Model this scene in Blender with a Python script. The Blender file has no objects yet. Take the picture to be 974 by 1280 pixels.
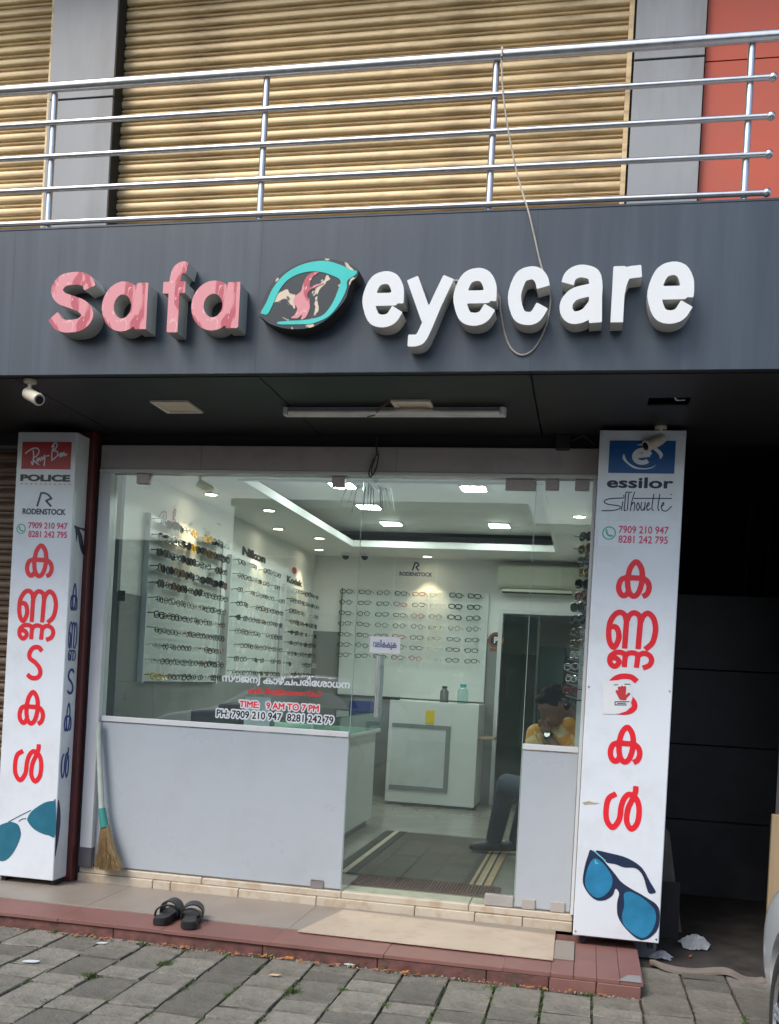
import bpy, bmesh, math, random
import numpy as np
from mathutils import Vector, Matrix

random.seed(7)
sc = bpy.context.scene
COL = sc.collection
R = math.radians

# ------------------------------------------------------------------ camera
YAW, ROLL = 0.199, 0.0542
cam = bpy.data.cameras.new('camera')
cam.sensor_width = 36.0
cam.sensor_fit = 'AUTO'
cam.lens = 36.0 * 1230.0 / 1280.0
cam.shift_y = (845.0 - 640.0) / 1280.0
cam.clip_start, cam.clip_end = 0.05, 2000.0
camo = bpy.data.objects.new('camera', cam)
COL.objects.link(camo)
_r = Vector((math.cos(YAW), math.sin(YAW), 0)); _f = Vector((-math.sin(YAW), math.cos(YAW), 0)); _u = Vector((0, 0, 1))
_x = _r * math.cos(ROLL) + _u * math.sin(ROLL)
_y = _u * math.cos(ROLL) - _r * math.sin(ROLL)
_m = Matrix((_x, _y, -_f)).transposed().to_4x4()
_m.translation = Vector((0, 0, 1.5))
camo.matrix_world = _m
sc.camera = camo

# ------------------------------------------------------------------ sky, sun, exposure
SUN_EL, SUN_AZ = R(48), R(212)          # azimuth clockwise from +Y
w = bpy.data.worlds.new('World'); sc.world = w; w.use_nodes = True
nt = w.node_tree; nt.nodes.clear()
sky = nt.nodes.new('ShaderNodeTexSky'); sky.sky_type = 'NISHITA'; sky.sun_disc = False
sky.sun_elevation = SUN_EL; sky.sun_rotation = SUN_AZ
sky.air_density = 1.2; sky.dust_density = 2.0; sky.ozone_density = 1.0
bg = nt.nodes.new('ShaderNodeBackground'); bg.inputs['Strength'].default_value = 0.15
wo = nt.nodes.new('ShaderNodeOutputWorld')
nt.links.new(sky.outputs[0], bg.inputs[0]); nt.links.new(bg.outputs[0], wo.inputs[0])
sun = bpy.data.lights.new('sun', 'SUN'); sun.energy = 1.5; sun.angle = R(24); sun.color = (1.0, 0.97, 0.935)
suno = bpy.data.objects.new('sun', sun); COL.objects.link(suno)
_d = Vector((math.sin(SUN_AZ) * math.cos(SUN_EL), math.cos(SUN_AZ) * math.cos(SUN_EL), math.sin(SUN_EL)))
suno.rotation_euler = _d.to_track_quat('Z', 'Y').to_euler()
suno.location = _d * 30
sc.view_settings.view_transform = 'Standard'
sc.view_settings.look = 'None'
sc.view_settings.exposure = 0.68
sc.view_settings.gamma = 1.0
sc.render.engine = 'CYCLES'
cy = sc.cycles
cy.use_denoising = True
cy.max_bounces = 8; cy.diffuse_bounces = 4; cy.glossy_bounces = 4; cy.transmission_bounces = 6
cy.transparent_max_bounces = 16
cy.sample_clamp_indirect = 6.0
cy.caustics_reflective = False; cy.caustics_refractive = False

# ------------------------------------------------------------------ materials
_mc = {}
def M(name, base=(.5, .5, .5), rough=.5, metal=0.0, var=.12, scale=6.0, bump=0.0, bscale=60.0, stretch=(1, 1, 1), rnd=0.0, spec=.5, dirt=None, dscale=3.0, damt=.5, coat=0.0):
    """Principled surface with noise in colour and roughness, optional blotches of dirt, per-object shift and fine relief."""
    if name in _mc: return _mc[name]
    m = bpy.data.materials.new(name); m.use_nodes = True; _mc[name] = m
    t = m.node_tree; L = t.links; N = t.nodes
    b = N['Principled BSDF']
    b.inputs['Metallic'].default_value = metal; b.inputs['Specular IOR Level'].default_value = spec
    b.inputs['Coat Weight'].default_value = coat
    tc = N.new('ShaderNodeTexCoord'); mp = N.new('ShaderNodeMapping'); mp.inputs['Scale'].default_value = stretch
    L.new(tc.outputs['Object'], mp.inputs[0])
    n = N.new('ShaderNodeTexNoise'); n.inputs['Scale'].default_value = scale; n.inputs['Detail'].default_value = 6; n.inputs['Roughness'].default_value = .6
    L.new(mp.outputs[0], n.inputs['Vector'])
    mr = N.new('ShaderNodeMapRange'); mr.inputs[1].default_value = .3; mr.inputs[2].default_value = .7
    mr.inputs[3].default_value = 1 - var; mr.inputs[4].default_value = 1 + var
    L.new(n.outputs[0], mr.inputs[0])
    val = mr.outputs[0]
    if rnd:
        oi = N.new('ShaderNodeObjectInfo'); r2 = N.new('ShaderNodeMapRange'); r2.inputs[3].default_value = 1 - rnd; r2.inputs[4].default_value = 1 + rnd
        L.new(oi.outputs['Random'], r2.inputs[0])
        mu = N.new('ShaderNodeMath'); mu.operation = 'MULTIPLY'; L.new(val, mu.inputs[0]); L.new(r2.outputs[0], mu.inputs[1]); val = mu.outputs[0]
    vm = N.new('ShaderNodeVectorMath'); vm.operation = 'SCALE'; vm.inputs[0].default_value = base
    L.new(val, vm.inputs['Scale']); colr = vm.outputs[0]
    if dirt is not None:
        n2 = N.new('ShaderNodeTexNoise'); n2.inputs['Scale'].default_value = dscale; n2.inputs['Detail'].default_value = 8; n2.inputs['Roughness'].default_value = .65
        L.new(mp.outputs[0], n2.inputs['Vector'])
        m2 = N.new('ShaderNodeMapRange'); m2.inputs[1].default_value = .48; m2.inputs[2].default_value = .68; m2.inputs[4].default_value = damt
        L.new(n2.outputs[0], m2.inputs[0])
        mx = N.new('ShaderNodeMix'); mx.data_type = 'RGBA'; mx.inputs[7].default_value = (*dirt, 1)
        L.new(m2.outputs[0], mx.inputs[0]); L.new(colr, mx.inputs[6]); colr = mx.outputs[2]
    L.new(colr, b.inputs['Base Color'])
    rr = N.new('ShaderNodeMapRange'); rr.inputs[3].default_value = max(.02, rough - .08); rr.inputs[4].default_value = min(1, rough + .1)
    L.new(n.outputs[0], rr.inputs[0]); L.new(rr.outputs[0], b.inputs['Roughness'])
    if bump:
        n3 = N.new('ShaderNodeTexNoise'); n3.inputs['Scale'].default_value = bscale; n3.inputs['Detail'].default_value = 5
        L.new(mp.outputs[0], n3.inputs['Vector'])
        bp = N.new('ShaderNodeBump'); bp.inputs['Strength'].default_value = bump; bp.inputs['Distance'].default_value = .01
        L.new(n3.outputs[0], bp.inputs['Height']); L.new(bp.outputs[0], b.inputs['Normal'])
    return m

def peel(name, c1, c2, scale, thr, c3=None, thr3=.6, scale3=14, rough=.35, soft=.012, st_=(1.0, 1.0, .55)):
    """Peeling vinyl: patches of c2 showing through c1 along distorted noise, optional third colour."""
    if name in _mc: return _mc[name]
    m = bpy.data.materials.new(name); m.use_nodes = True; _mc[name] = m
    t = m.node_tree; L = t.links; N = t.nodes; b = N['Principled BSDF']; b.inputs['Roughness'].default_value = rough
    tc = N.new('ShaderNodeTexCoord'); mp = N.new('ShaderNodeMapping'); mp.inputs['Rotation'].default_value = (0, .7, 0); mp.inputs['Scale'].default_value = st_
    L.new(tc.outputs['Object'], mp.inputs[0])
    def mask(sc_, th, dist):
        n = N.new('ShaderNodeTexNoise'); n.inputs['Scale'].default_value = sc_; n.inputs['Detail'].default_value = 3; n.inputs['Distortion'].default_value = dist
        L.new(mp.outputs[0], n.inputs['Vector'])
        r = N.new('ShaderNodeMapRange'); r.inputs[1].default_value = th - soft; r.inputs[2].default_value = th + soft
        L.new(n.outputs[0], r.inputs[0]); return r.outputs[0]
    mx = N.new('ShaderNodeMix'); mx.data_type = 'RGBA'; mx.inputs[6].default_value = (*c1, 1); mx.inputs[7].default_value = (*c2, 1)
    L.new(mask(scale, thr, 1.6), mx.inputs[0]); out = mx.outputs[2]
    if c3:
        m3 = N.new('ShaderNodeMix'); m3.data_type = 'RGBA'; m3.inputs[7].default_value = (*c3, 1)
        L.new(mask(scale3, thr3, 2.5), m3.inputs[0]); L.new(out, m3.inputs[6]); out = m3.outputs[2]
    L.new(out, b.inputs['Base Color'])
    return m

def glass(name, tint, refl=1.0, f0=.04, haze=0.0):
    """Thin architectural pane: tinted transparency plus a Schlick mirror term."""
    if name in _mc: return _mc[name]
    m = bpy.data.materials.new(name); m.use_nodes = True; _mc[name] = m
    t = m.node_tree; L = t.links; N = t.nodes; N.clear()
    o = N.new('ShaderNodeOutputMaterial'); mix = N.new('ShaderNodeMixShader'); tr = N.new('ShaderNodeBsdfTransparent'); gl = N.new('ShaderNodeBsdfGlossy')
    tr.inputs[0].default_value = (*tint, 1); gl.inputs['Roughness'].default_value = .0
    lw = N.new('ShaderNodeLayerWeight'); lw.inputs[0].default_value = .5
    p = N.new('ShaderNodeMath'); p.operation = 'POWER'; p.inputs[1].default_value = 5
    L.new(lw.outputs['Facing'], p.inputs[0])
    q = N.new('ShaderNodeMath'); q.operation = 'MULTIPLY_ADD'; q.inputs[1].default_value = .9 * refl; q.inputs[2].default_value = f0 * refl
    L.new(p.outputs[0], q.inputs[0]); L.new(q.outputs[0], mix.inputs[0])
    L.new(tr.outputs[0], mix.inputs[1]); L.new(gl.outputs[0], mix.inputs[2]); last = mix.outputs[0]
    if haze:                                    # uneven diffuse veil painting in reflection haze on the pane
        tc = N.new('ShaderNodeTexCoord'); n = N.new('ShaderNodeTexNoise'); n.inputs['Scale'].default_value = 3.5; n.inputs['Detail'].default_value = 7; n.inputs['Roughness'].default_value = .7
        L.new(tc.outputs['Object'], n.inputs['Vector'])
        r = N.new('ShaderNodeMapRange'); r.inputs[1].default_value = .3; r.inputs[2].default_value = .75; r.inputs[3].default_value = haze * .4; r.inputs[4].default_value = haze * 1.6
        L.new(n.outputs[0], r.inputs[0]); df = N.new('ShaderNodeBsdfDiffuse'); df.inputs[0].default_value = (.62, .68, .66, 1)
        m2 = N.new('ShaderNodeMixShader'); L.new(r.outputs[0], m2.inputs[0]); L.new(last, m2.inputs[1]); L.new(df.outputs[0], m2.inputs[2]); last = m2.outputs[0]
    L.new(last, o.inputs[0])
    return m

def emit(name, colr, strength):
    if name in _mc: return _mc[name]
    m = bpy.data.materials.new(name); m.use_nodes = True; _mc[name] = m
    b = m.node_tree.nodes['Principled BSDF']; b.inputs['Base Color'].default_value = (.8, .8, .8, 1)
    b.inputs['Emission Color'].default_value = (*colr, 1); b.inputs['Emission Strength'].default_value = strength
    return m

# ------------------------------------------------------------------ mesh helpers
def origin(o):
    v = Vector((0, 0, 0))
    while o is not None:
        v += o.location; o = o.parent
    return v
def obj(name, verts, faces, mat, parent=None, smooth=False, raw=False, loc=None):
    off = Vector((0, 0, 0))
    if not raw:
        off = origin(parent) if parent else Vector((0, 0, 0))
        if loc is not None: off = off + Vector(loc) - (origin(parent) if parent else Vector((0, 0, 0)))
    me = bpy.data.meshes.new(name)
    me.from_pydata([tuple(Vector(v) - off) for v in verts], [], faces)
    if mat is not None: me.materials.append(mat)
    if smooth:
        for p in me.polygons: p.use_smooth = True
    o = bpy.data.objects.new(name, me); COL.objects.link(o)
    if parent: o.parent = parent
    if loc is not None: o.location = Vector(loc) - (origin(parent) if parent else Vector((0, 0, 0)))
    return o
def bmobj(name, bm, mat, parent=None, smooth=False, raw=False, autosmooth=None):
    me = bpy.data.meshes.new(name); 
    if not raw and parent: bmesh.ops.translate(bm, verts=bm.verts, vec=-origin(parent))
    bm.to_mesh(me); bm.free()
    if mat is not None: me.materials.append(mat)
    if smooth:
        for p in me.polygons: p.use_smooth = True
    if autosmooth is not None:
        me.set_sharp_from_angle(angle=autosmooth)
    o = bpy.data.objects.new(name, me); COL.objects.link(o)
    if parent: o.parent = parent
    return o
def bm_box(bm, x0, x1, y0, y1, z0, z1, bevel=0.0, seg=1):
    r = bmesh.ops.create_cube(bm, size=1)
    for v in r['verts']:
        v.co = Vector(((x0 + x1) / 2 + v.co.x * (x1 - x0), (y0 + y1) / 2 + v.co.y * (y1 - y0), (z0 + z1) / 2 + v.co.z * (z1 - z0)))
    if bevel:
        es = list({e for v in r['verts'] for e in v.link_edges})
        bmesh.ops.bevel(bm, geom=es, offset=bevel, segments=seg, affect='EDGES', profile=.6)
    return r['verts']
def box(name, x0, x1, y0, y1, z0, z1, mat, parent=None, bevel=0.0, seg=1, raw=False):
    bm = bmesh.new(); bm_box(bm, x0, x1, y0, y1, z0, z1, bevel, seg)
    return bmobj(name, bm, mat, parent, raw=raw)
def catmull(pts, n=8, closed=False):
    P = [np.array(p, float) for p in pts]
    if len(P) < 3: return P
    out = []
    m = len(P)
    for i in range(m if closed else m - 1):
        p0 = P[(i - 1) % m] if closed or i > 0 else 2 * P[0] - P[1]
        p1 = P[i]; p2 = P[(i + 1) % m]
        p3 = P[(i + 2) % m] if closed or i + 2 < m else 2 * P[-1] - P[-2]
        for k in range(n):
            t = k / n
            out.append(.5 * ((2 * p1) + (-p0 + p2) * t + (2 * p0 - 5 * p1 + 4 * p2 - p3) * t * t + (-p0 + 3 * p1 - 3 * p2 + p3) * t ** 3))
    if not closed: out.append(P[-1])
    return out
def bm_tube(bm, path, rad, sides=8, cap=True, closed=False):
    P = [Vector(p) for p in path]; n = len(P)
    rads = rad if isinstance(rad, (list, tuple)) else [rad] * n
    rings = []
    prev = None
    for i in range(n):
        if closed: t = (P[(i + 1) % n] - P[i - 1])
        else: t = P[min(i + 1, n - 1)] - P[max(i - 1, 0)]
        t.normalize()
        if prev is None:
            a = Vector((0, 0, 1)) if abs(t.z) < .9 else Vector((1, 0, 0))
            u = t.cross(a).normalized()
        else:
            u = (prev - t * prev.dot(t)).normalized()
        prev = u; v = t.cross(u)
        rings.append([bm.verts.new(P[i] + (u * math.cos(2 * math.pi * k / sides) + v * math.sin(2 * math.pi * k / sides)) * rads[i]) for k in range(sides)])
    for i in range(n if closed else n - 1):
        a, b = rings[i], rings[(i + 1) % n]
        for k in range(sides):
            bm.faces.new((a[k], a[(k + 1) % sides], b[(k + 1) % sides], b[k]))
    if cap and not closed:
        bm.faces.new(list(reversed(rings[0]))); bm.faces.new(rings[-1])
def tube(name, path, rad, mat, parent=None, sides=8, raw=False, closed=False):
    bm = bmesh.new(); bm_tube(bm, path, rad, sides, closed=closed)
    return bmobj(name, bm, mat, parent, smooth=True, raw=raw, autosmooth=R(50))
def bm_cyl(bm, c, axis, rad, length, sides=24, rad2=None):
    axis = Vector(axis).normalized(); c = Vector(c)
    bm_tube(bm, [c - axis * length / 2, c + axis * length / 2], [rad, rad if rad2 is None else rad2], sides)
def prism(name, pts, y0, y1, mat, parent=None, axis='Y'):
    """Extrude an outline: (x, z) along Y, or (x, y) along Z, or (y, z) along X."""
    n = len(pts); f = {'Y': lambda a, b, t: (a, t, b), 'Z': lambda a, b, t: (a, b, t), 'X': lambda a, b, t: (t, a, b)}[axis]
    v = [f(a, b, y0) for a, b in pts] + [f(a, b, y1) for a, b in pts]
    fs = [tuple(range(n)), tuple(range(2 * n - 1, n - 1, -1))] + [(i, i + n, (i + 1) % n + n, (i + 1) % n) for i in range(n)]
    o = obj(name, v, fs, mat, parent)
    bm = bmesh.new(); bm.from_mesh(o.data); bmesh.ops.recalc_face_normals(bm, faces=bm.faces); bm.to_mesh(o.data); bm.free()
    return o
def empty(name, loc, label=None, cat=None, group=None, kind=None):
    o = bpy.data.objects.new(name, None); COL.objects.link(o); o.location = loc; o.empty_display_size = .1
    return tag(o, label, cat, group, kind)
def tag(o, label=None, cat=None, group=None, kind=None):
    if label: o['label'] = label
    if cat: o['category'] = cat
    if group: o['group'] = group
    if kind: o['kind'] = kind
    return o
def copy_tree(o, parent=None):
    c = o.copy(); COL.objects.link(c); c.parent = parent
    for ch in [x for x in bpy.data.objects if x.parent == o]:
        copy_tree(ch, c)
    return c

# ------------------------------------------------------------------ flat outlines from strokes and fonts (signed distance -> contour)
def seg_dist(X, Y, a, b):
    dx, dy = b[0] - a[0], b[1] - a[1]; L2 = dx * dx + dy * dy + 1e-12
    t = np.clip(((X - a[0]) * dx + (Y - a[1]) * dy) / L2, 0, 1)
    return np.hypot(X - a[0] - t * dx, Y - a[1] - t * dy)
def contour(Fd, x0, y0, h):
    ny, nx = Fd.shape
    S = Fd < 0
    pts = {}; nxt = {}
    def P(e):
        if e in pts: return
        k, j, i = e
        if k == 0: a, b = Fd[j, i], Fd[j, i + 1]; t = a / (a - b); pts[e] = (x0 + (i + t) * h, y0 + j * h)
        else: a, b = Fd[j, i], Fd[j + 1, i]; t = a / (a - b); pts[e] = (x0 + i * h, y0 + (j + t) * h)
    c = S[:-1, :-1] * 1 + S[:-1, 1:] * 2 + S[1:, 1:] * 4 + S[1:, :-1] * 8
    js, iss = np.nonzero((c > 0) & (c < 15))
    T = {1: 'LB', 2: 'BR', 3: 'LR', 4: 'RT', 6: 'BT', 7: 'LT', 8: 'TL', 9: 'TB', 11: 'TR', 12: 'RL', 13: 'RB', 14: 'BL', 5: 'LBRT', 10: 'BRTL'}
    for j, i in zip(js.tolist(), iss.tolist()):
        E_ = {'B': (0, j, i), 'T': (0, j + 1, i), 'L': (1, j, i), 'R': (1, j, i + 1)}
        s = T[int(c[j, i])]
        for q in range(0, len(s), 2):
            a, b = E_[s[q]], E_[s[q + 1]]; P(a); P(b); nxt[a] = b
    loops = []
    while nxt:
        st, cur = nxt.popitem(); lp = [st]
        while cur != st and cur in nxt:
            lp.append(cur); cur = nxt.pop(cur)
        L_ = [pts[e] for e in lp]
        if len(L_) > 6: loops.append(simplify(L_, h * .12))
    return loops
def simplify(L_, eps):
    A = np.array(L_); n = len(A); keep = np.zeros(n, bool)
    far = int(np.argmax(np.hypot(*(A - A[0]).T))); keep[0] = keep[far] = True
    st = [(0, far), (far, n)]
    while st:
        a, b = st.pop()
        if b - a < 2: continue
        p, q = A[a], A[b % n]; d = q - p; ln = np.hypot(*d) + 1e-12
        m_ = A[a + 1:b] - p
        dist = np.abs(m_[:, 0] * d[1] - m_[:, 1] * d[0]) / ln
        k = int(np.argmax(dist))
        if dist[k] > eps:
            k += a + 1; keep[k] = True; st += [(a, k), (k, b)]
    return [tuple(x) for x in A[keep]]
def stroke_field(strokes, hw, h, butt=True, pad=2):
    allp = np.array([p for s in strokes for p in s[0]])
    hmax = max([s[1] if len(s) > 1 and s[1] else hw for s in strokes])
    x0, y0 = allp.min(0) - hmax - pad * h; x1, y1 = allp.max(0) + hmax + pad * h
    X, Y = np.meshgrid(np.arange(x0, x1 + h, h), np.arange(y0, y1 + h, h))
    Fd = np.full(X.shape, 9.0)
    for s in strokes:
        p = s[0]; w_ = s[1] if len(s) > 1 and s[1] else hw
        cl = np.hypot(p[0][0] - p[-1][0], p[0][1] - p[-1][1]) < 1e-6
        n = len(p) - 1
        cum = [0.0]
        for k in range(n): cum.append(cum[-1] + math.hypot(p[k + 1][0] - p[k][0], p[k + 1][1] - p[k][1]))
        d0 = (p[1][0] - p[0][0], p[1][1] - p[0][1]); l0 = math.hypot(*d0) + 1e-9
        d1 = (p[-1][0] - p[-2][0], p[-1][1] - p[-2][1]); l1 = math.hypot(*d1) + 1e-9
        for k in range(n):
            a, b = p[k], p[k + 1]
            d = seg_dist(X, Y, a, b) - w_
            if butt and not cl:
                if cum[k] < 1.3 * w_: d = np.maximum(d, -((X - p[0][0]) * d0[0] + (Y - p[0][1]) * d0[1]) / l0)
                if cum[-1] - cum[k + 1] < 1.3 * w_: d = np.maximum(d, ((X - p[-1][0]) * d1[0] + (Y - p[-1][1]) * d1[1]) / l1)
            Fd = np.minimum(Fd, d)
    return Fd, x0, y0
def strokes_loops(strokes, hw, h=None, butt=True):
    h = h or hw / 3.5
    Fd, x0, y0 = stroke_field(strokes, hw, h, butt)
    return contour(Fd, x0, y0, h)
_fc = {}
def font_loops(text, off=0.0, cells=26):
    """Outlines of a line of text at size 1 (cap height about 0.7), fattened by off."""
    if (text, off) in _fc: return _fc[(text, off)]
    c = bpy.data.curves.new('tmp_text', 'FONT'); c.body = text; c.fill_mode = 'NONE'; c.resolution_u = 4
    o = bpy.data.objects.new('tmp_text', c); COL.objects.link(o)
    me = bpy.data.meshes.new_from_object(o.evaluated_get(bpy.context.evaluated_depsgraph_get()))
    co = np.zeros(len(me.vertices) * 3); me.vertices.foreach_get('co', co); co = co.reshape(-1, 3)[:, :2]
    ed = np.zeros(len(me.edges) * 2, int); me.edges.foreach_get('vertices', ed); ed = ed.reshape(-1, 2)
    bpy.data.objects.remove(o); bpy.data.curves.remove(c); bpy.data.meshes.remove(me)
    # orient edges into loops
    adj = {}
    for a, b in ed.tolist(): adj.setdefault(a, []).append(b); adj.setdefault(b, []).append(a)
    seen = set(); segs = []
    for s0 in sorted(adj):
        if s0 in seen: continue
        lp = [s0]; seen.add(s0); cur = s0
        while True:
            cand = [x for x in adj[cur] if x not in seen]
            if not cand: break
            # prefer the increasing index so that the spline keeps its own direction
            cur = cur + 1 if cur + 1 in cand else cand[0]
            seen.add(cur); lp.append(cur)
        for q in range(len(lp)): segs.append((lp[q], lp[(q + 1) % len(lp)]))
    h = 1.0 / cells
    x0, y0 = co.min(0) - off - 3 * h; x1, y1 = co.max(0) + off + 3 * h
    X, Y = np.meshgrid(np.arange(x0, x1 + h, h), np.arange(y0, y1 + h, h))
    D = np.full(X.shape, 9.0); W = np.zeros(X.shape, int)
    for a, b in segs:
        p, q = co[a], co[b]
        # distance only near the segment, winding along the rows it crosses
        i0 = max(0, int((min(p[0], q[0]) - x0 - .25) / h)); i1 = int((max(p[0], q[0]) - x0 + .25) / h) + 2
        D[:, i0:i1] = np.minimum(D[:, i0:i1], seg_dist(X[:, i0:i1], Y[:, i0:i1], p, q))
        up = (p[1] <= Y) & (q[1] > Y); dn = (q[1] <= Y) & (p[1] > Y)
        if up.any() or dn.any():
            side = (q[0] - p[0]) * (Y - p[1]) - (X - p[0]) * (q[1] - p[1])
            W += (up & (side > 0)); W -= (dn & (side < 0))
    Fd = np.where(W != 0, -D, D) - off
    r = contour(Fd, x0, y0, h); _fc[(text, off)] = r
    return r
def fit(loops, x0, x1, z0, z1):
    """Scale outlines into a rectangle."""
    A = np.array([p for l in loops for p in l]); a, b = A.min(0), A.max(0)
    sx = (x1 - x0) / (b[0] - a[0]); sz = (z1 - z0) / (b[1] - a[1])
    return [[(x0 + (p[0] - a[0]) * sx, z0 + (p[1] - a[1]) * sz) for p in l] for l in loops]
def fill(name, loops, at, thick, mat, parent=None, plane='front', smooth=False, slope=0.0):
    """Fill outlines (holes kept) into a plate. front: (X, Z) at Y=at growing towards +Y; right: (Y, Z) at X=at growing towards -X."""
    c = bpy.data.curves.new('tmp_fill', 'CURVE'); c.dimensions = '2D'; c.fill_mode = 'BOTH'; c.extrude = thick / 2
    for lp in loops:
        s = c.splines.new('POLY'); s.points.add(len(lp) - 1)
        for p, q in zip(s.points, lp): p.co = (q[0], q[1], 0, 1)
        s.use_cyclic_u = True
    o = bpy.data.objects.new('tmp_fill', c); COL.objects.link(o)
    me = bpy.data.meshes.new_from_object(o.evaluated_get(bpy.context.evaluated_depsgraph_get()))
    bpy.data.objects.remove(o); bpy.data.curves.remove(c)
    bm = bmesh.new(); bm.from_mesh(me); bpy.data.meshes.remove(me)
    bmesh.ops.remove_doubles(bm, verts=bm.verts, dist=1e-5)
    for v in bm.verts:
        x, z, d = v.co.x, v.co.y, v.co.z
        if plane == 'front': v.co = Vector((x, at + thick / 2 - d, z))
        elif plane == 'right': v.co = Vector((at - thick / 2 + d, x, z))
        elif plane == 'top': v.co = Vector((x, z, at - thick / 2 + d))
    bmesh.ops.recalc_face_normals(bm, faces=bm.faces)
    r = bmobj(name, bm, mat, parent, smooth=smooth, autosmooth=R(35) if smooth else None)
    return r
def unit(paths, bx, hw, n=8):
    """Strokes in a unit square -> strokes inside the rectangle bx, inset by the half width."""
    x0, x1, z0, z1 = bx; out = []
    for p in paths:
        raw_ = False; w_ = None
        if isinstance(p, dict): raw_ = p.get('line', False); w_ = p.get('w'); q = p['p']
        else: q = p
        q = q if raw_ or len(q) < 3 else (catmull(q[:-1], n, True) + [np.array(q[0], float)] if q[0] == q[-1] else catmull(q, n))
        out.append(([(x0 + hw + a[0] * (x1 - x0 - 2 * hw), z0 + hw + a[1] * (z1 - z0 - 2 * hw)) for a in q], w_))
    return out
def ell(cx, cz, rx, rz, n=28, a0=0, a1=360):
    return [(cx + rx * math.cos(R(a0 + (a1 - a0) * k / n)), cz + rz * math.sin(R(a0 + (a1 - a0) * k / n))) for k in range(n + 1)]

# ================================================================== materials used by the setting
PAVER = M('paver_concrete', (.182, .168, .138), .85, var=.36, scale=10, bump=.7, bscale=70, rnd=.32, dirt=(.07, .067, .052), dscale=6, damt=.9)
JOINT = M('joint_soil', (.045, .039, .029), .95, var=.35, scale=30, bump=.6, bscale=80)
ASPHALT = M('asphalt', (.06, .06, .06), .9, var=.25, scale=20, bump=.5, bscale=200)
REDTILE = M('red_tile', (.215, .10, .084), .55, var=.14, scale=5, rnd=.06, dirt=(.20, .09, .07), dscale=6, damt=.6, bump=.06)
RISER = M('riser_dirty', (.15, .062, .052), .85, var=.4, scale=14, bump=.5, bscale=40, dirt=(.07, .055, .04), dscale=9, damt=.9)
TANTILE = M('tan_tile', (.275, .235, .195), .42, var=.09, scale=4, rnd=.04, dirt=(.24, .18, .14), dscale=3, damt=.5)
BEIGE = M('beige_stone', (.47, .375, .285), .6, var=.08, scale=3, dirt=(.30, .2, .14), dscale=8, damt=.35, bump=.05)
CREAM = M('cream_tile', (.52, .455, .355), .45, var=.06, scale=4, dirt=(.34, .2, .1), dscale=12, damt=.55, rnd=.05)
ACP = M('grey_composite_panel', (.034, .046, .061), .33, var=.10, scale=5, stretch=(5, 5, .35), dirt=(.07, .09, .112), dscale=1.6, damt=.4, spec=.5)
SOFFIT = M('soffit_panel', (.016, .016, .017), .5, var=.2, scale=2)
BLACK = M('black_paint', (.012, .012, .013), .6, var=.2)
BLACKWALL = M('black_wall', (.040, .041, .044), .5, var=.4, scale=3, rnd=.15)
PILLAR = M('grey_pillar_panel', (.26, .265, .27), .38, var=.07, scale=2, stretch=(2, 2, .4), dirt=(.17, .165, .155), dscale=1.2, damt=.7)
REDWALL = M('red_wall', (.46, .082, .043), .6, var=.08, scale=2, dirt=(.36, .09, .06), dscale=1.5, damt=.5)
GOLD = M('gold_shutter', (.63, .475, .265), .45, metal=.25, var=.22, scale=7, stretch=(.5, 3, 3), dirt=(.27, .19, .105), dscale=5, damt=.75, rnd=.05)
BROWNSH = M('brown_shutter', (.20, .13, .085), .5, metal=.2, var=.2, scale=6, dirt=(.07, .045, .03), dscale=4, damt=.7)
STEEL = M('stainless_steel', (.60, .60, .60), .30, metal=1.0, var=.06, scale=20)
ALU = M('white_aluminium', (.62, .63, .64), .35, var=.04, dirt=(.42, .40, .38), dscale=3, damt=.4)
HEADER = M('grey_header', (.46, .42, .41), .5, var=.07, scale=3, dirt=(.34, .31, .30), dscale=5, damt=.6)
MAROON = M('maroon_pillar', (.105, .022, .02), .35, var=.15)
CONC = M('grey_plaster', (.25, .25, .25), .8, var=.1, scale=3)
SIGNW = M('sign_white', (.70, .74, .775), .30, var=.025, scale=2, dirt=(.56, .57, .56), dscale=3.5, damt=.45, coat=.2)

# ================================================================== ground
g = box('ground', -150, 150, -150, 150, -.10, -.05, ASPHALT); tag(g, 'bare ground around the shop', kind='structure')
rd = box('road', -60, 60, -6.0, 2.55, -.049, -.022, ASPHALT); tag(rd, 'asphalt road in front of the pavement', kind='structure')
pv = empty('pavement', (0, 4, 0), 'grey concrete block pavement in front of the shop step', kind='structure')
box('joint_bed', -7, 6.0, 2.6, 5.75, -.048, -.016, JOINT, pv)
PITCH = .2333
def paver_mesh(L, k):
    rr = random.Random(k); bm = bmesh.new()
    bm_box(bm, -PITCH / 2 + .0055, PITCH / 2 - .0055, -L / 2, L / 2, -.06, 0, .007, 2)
    for v in bm.verts:
        v.co.x += rr.uniform(-.0025, .0025); v.co.y += rr.uniform(-.0035, .0035)
        if v.co.z > -.03:
            v.co.z += rr.uniform(-.003, .0015)
            if rr.random() < .06: v.co += Vector((-v.co.x * .06, -v.co.y * .05, -.006))
    me = bpy.data.meshes.new('paver'); bm.to_mesh(me); bm.free(); me.materials.append(PAVER); return me
_pm = {}
def paver(x, y0, y1, rr):
    L = round(y1 - y0, 2)
    if L < .05: return
    key = (L, rr.randrange(3))
    if key not in _pm: _pm[key] = paver_mesh(y1 - y0, len(_pm))
    o = bpy.data.objects.new('paver', _pm[key]); COL.objects.link(o); o.parent = pv
    o.location = (x, (y0 + y1) / 2 - 4, rr.uniform(-.005, .004)); o.rotation_euler = (rr.uniform(-.012, .012), rr.uniform(-.014, .014), rr.uniform(-.01, .01))
rr = random.Random(3)
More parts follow.
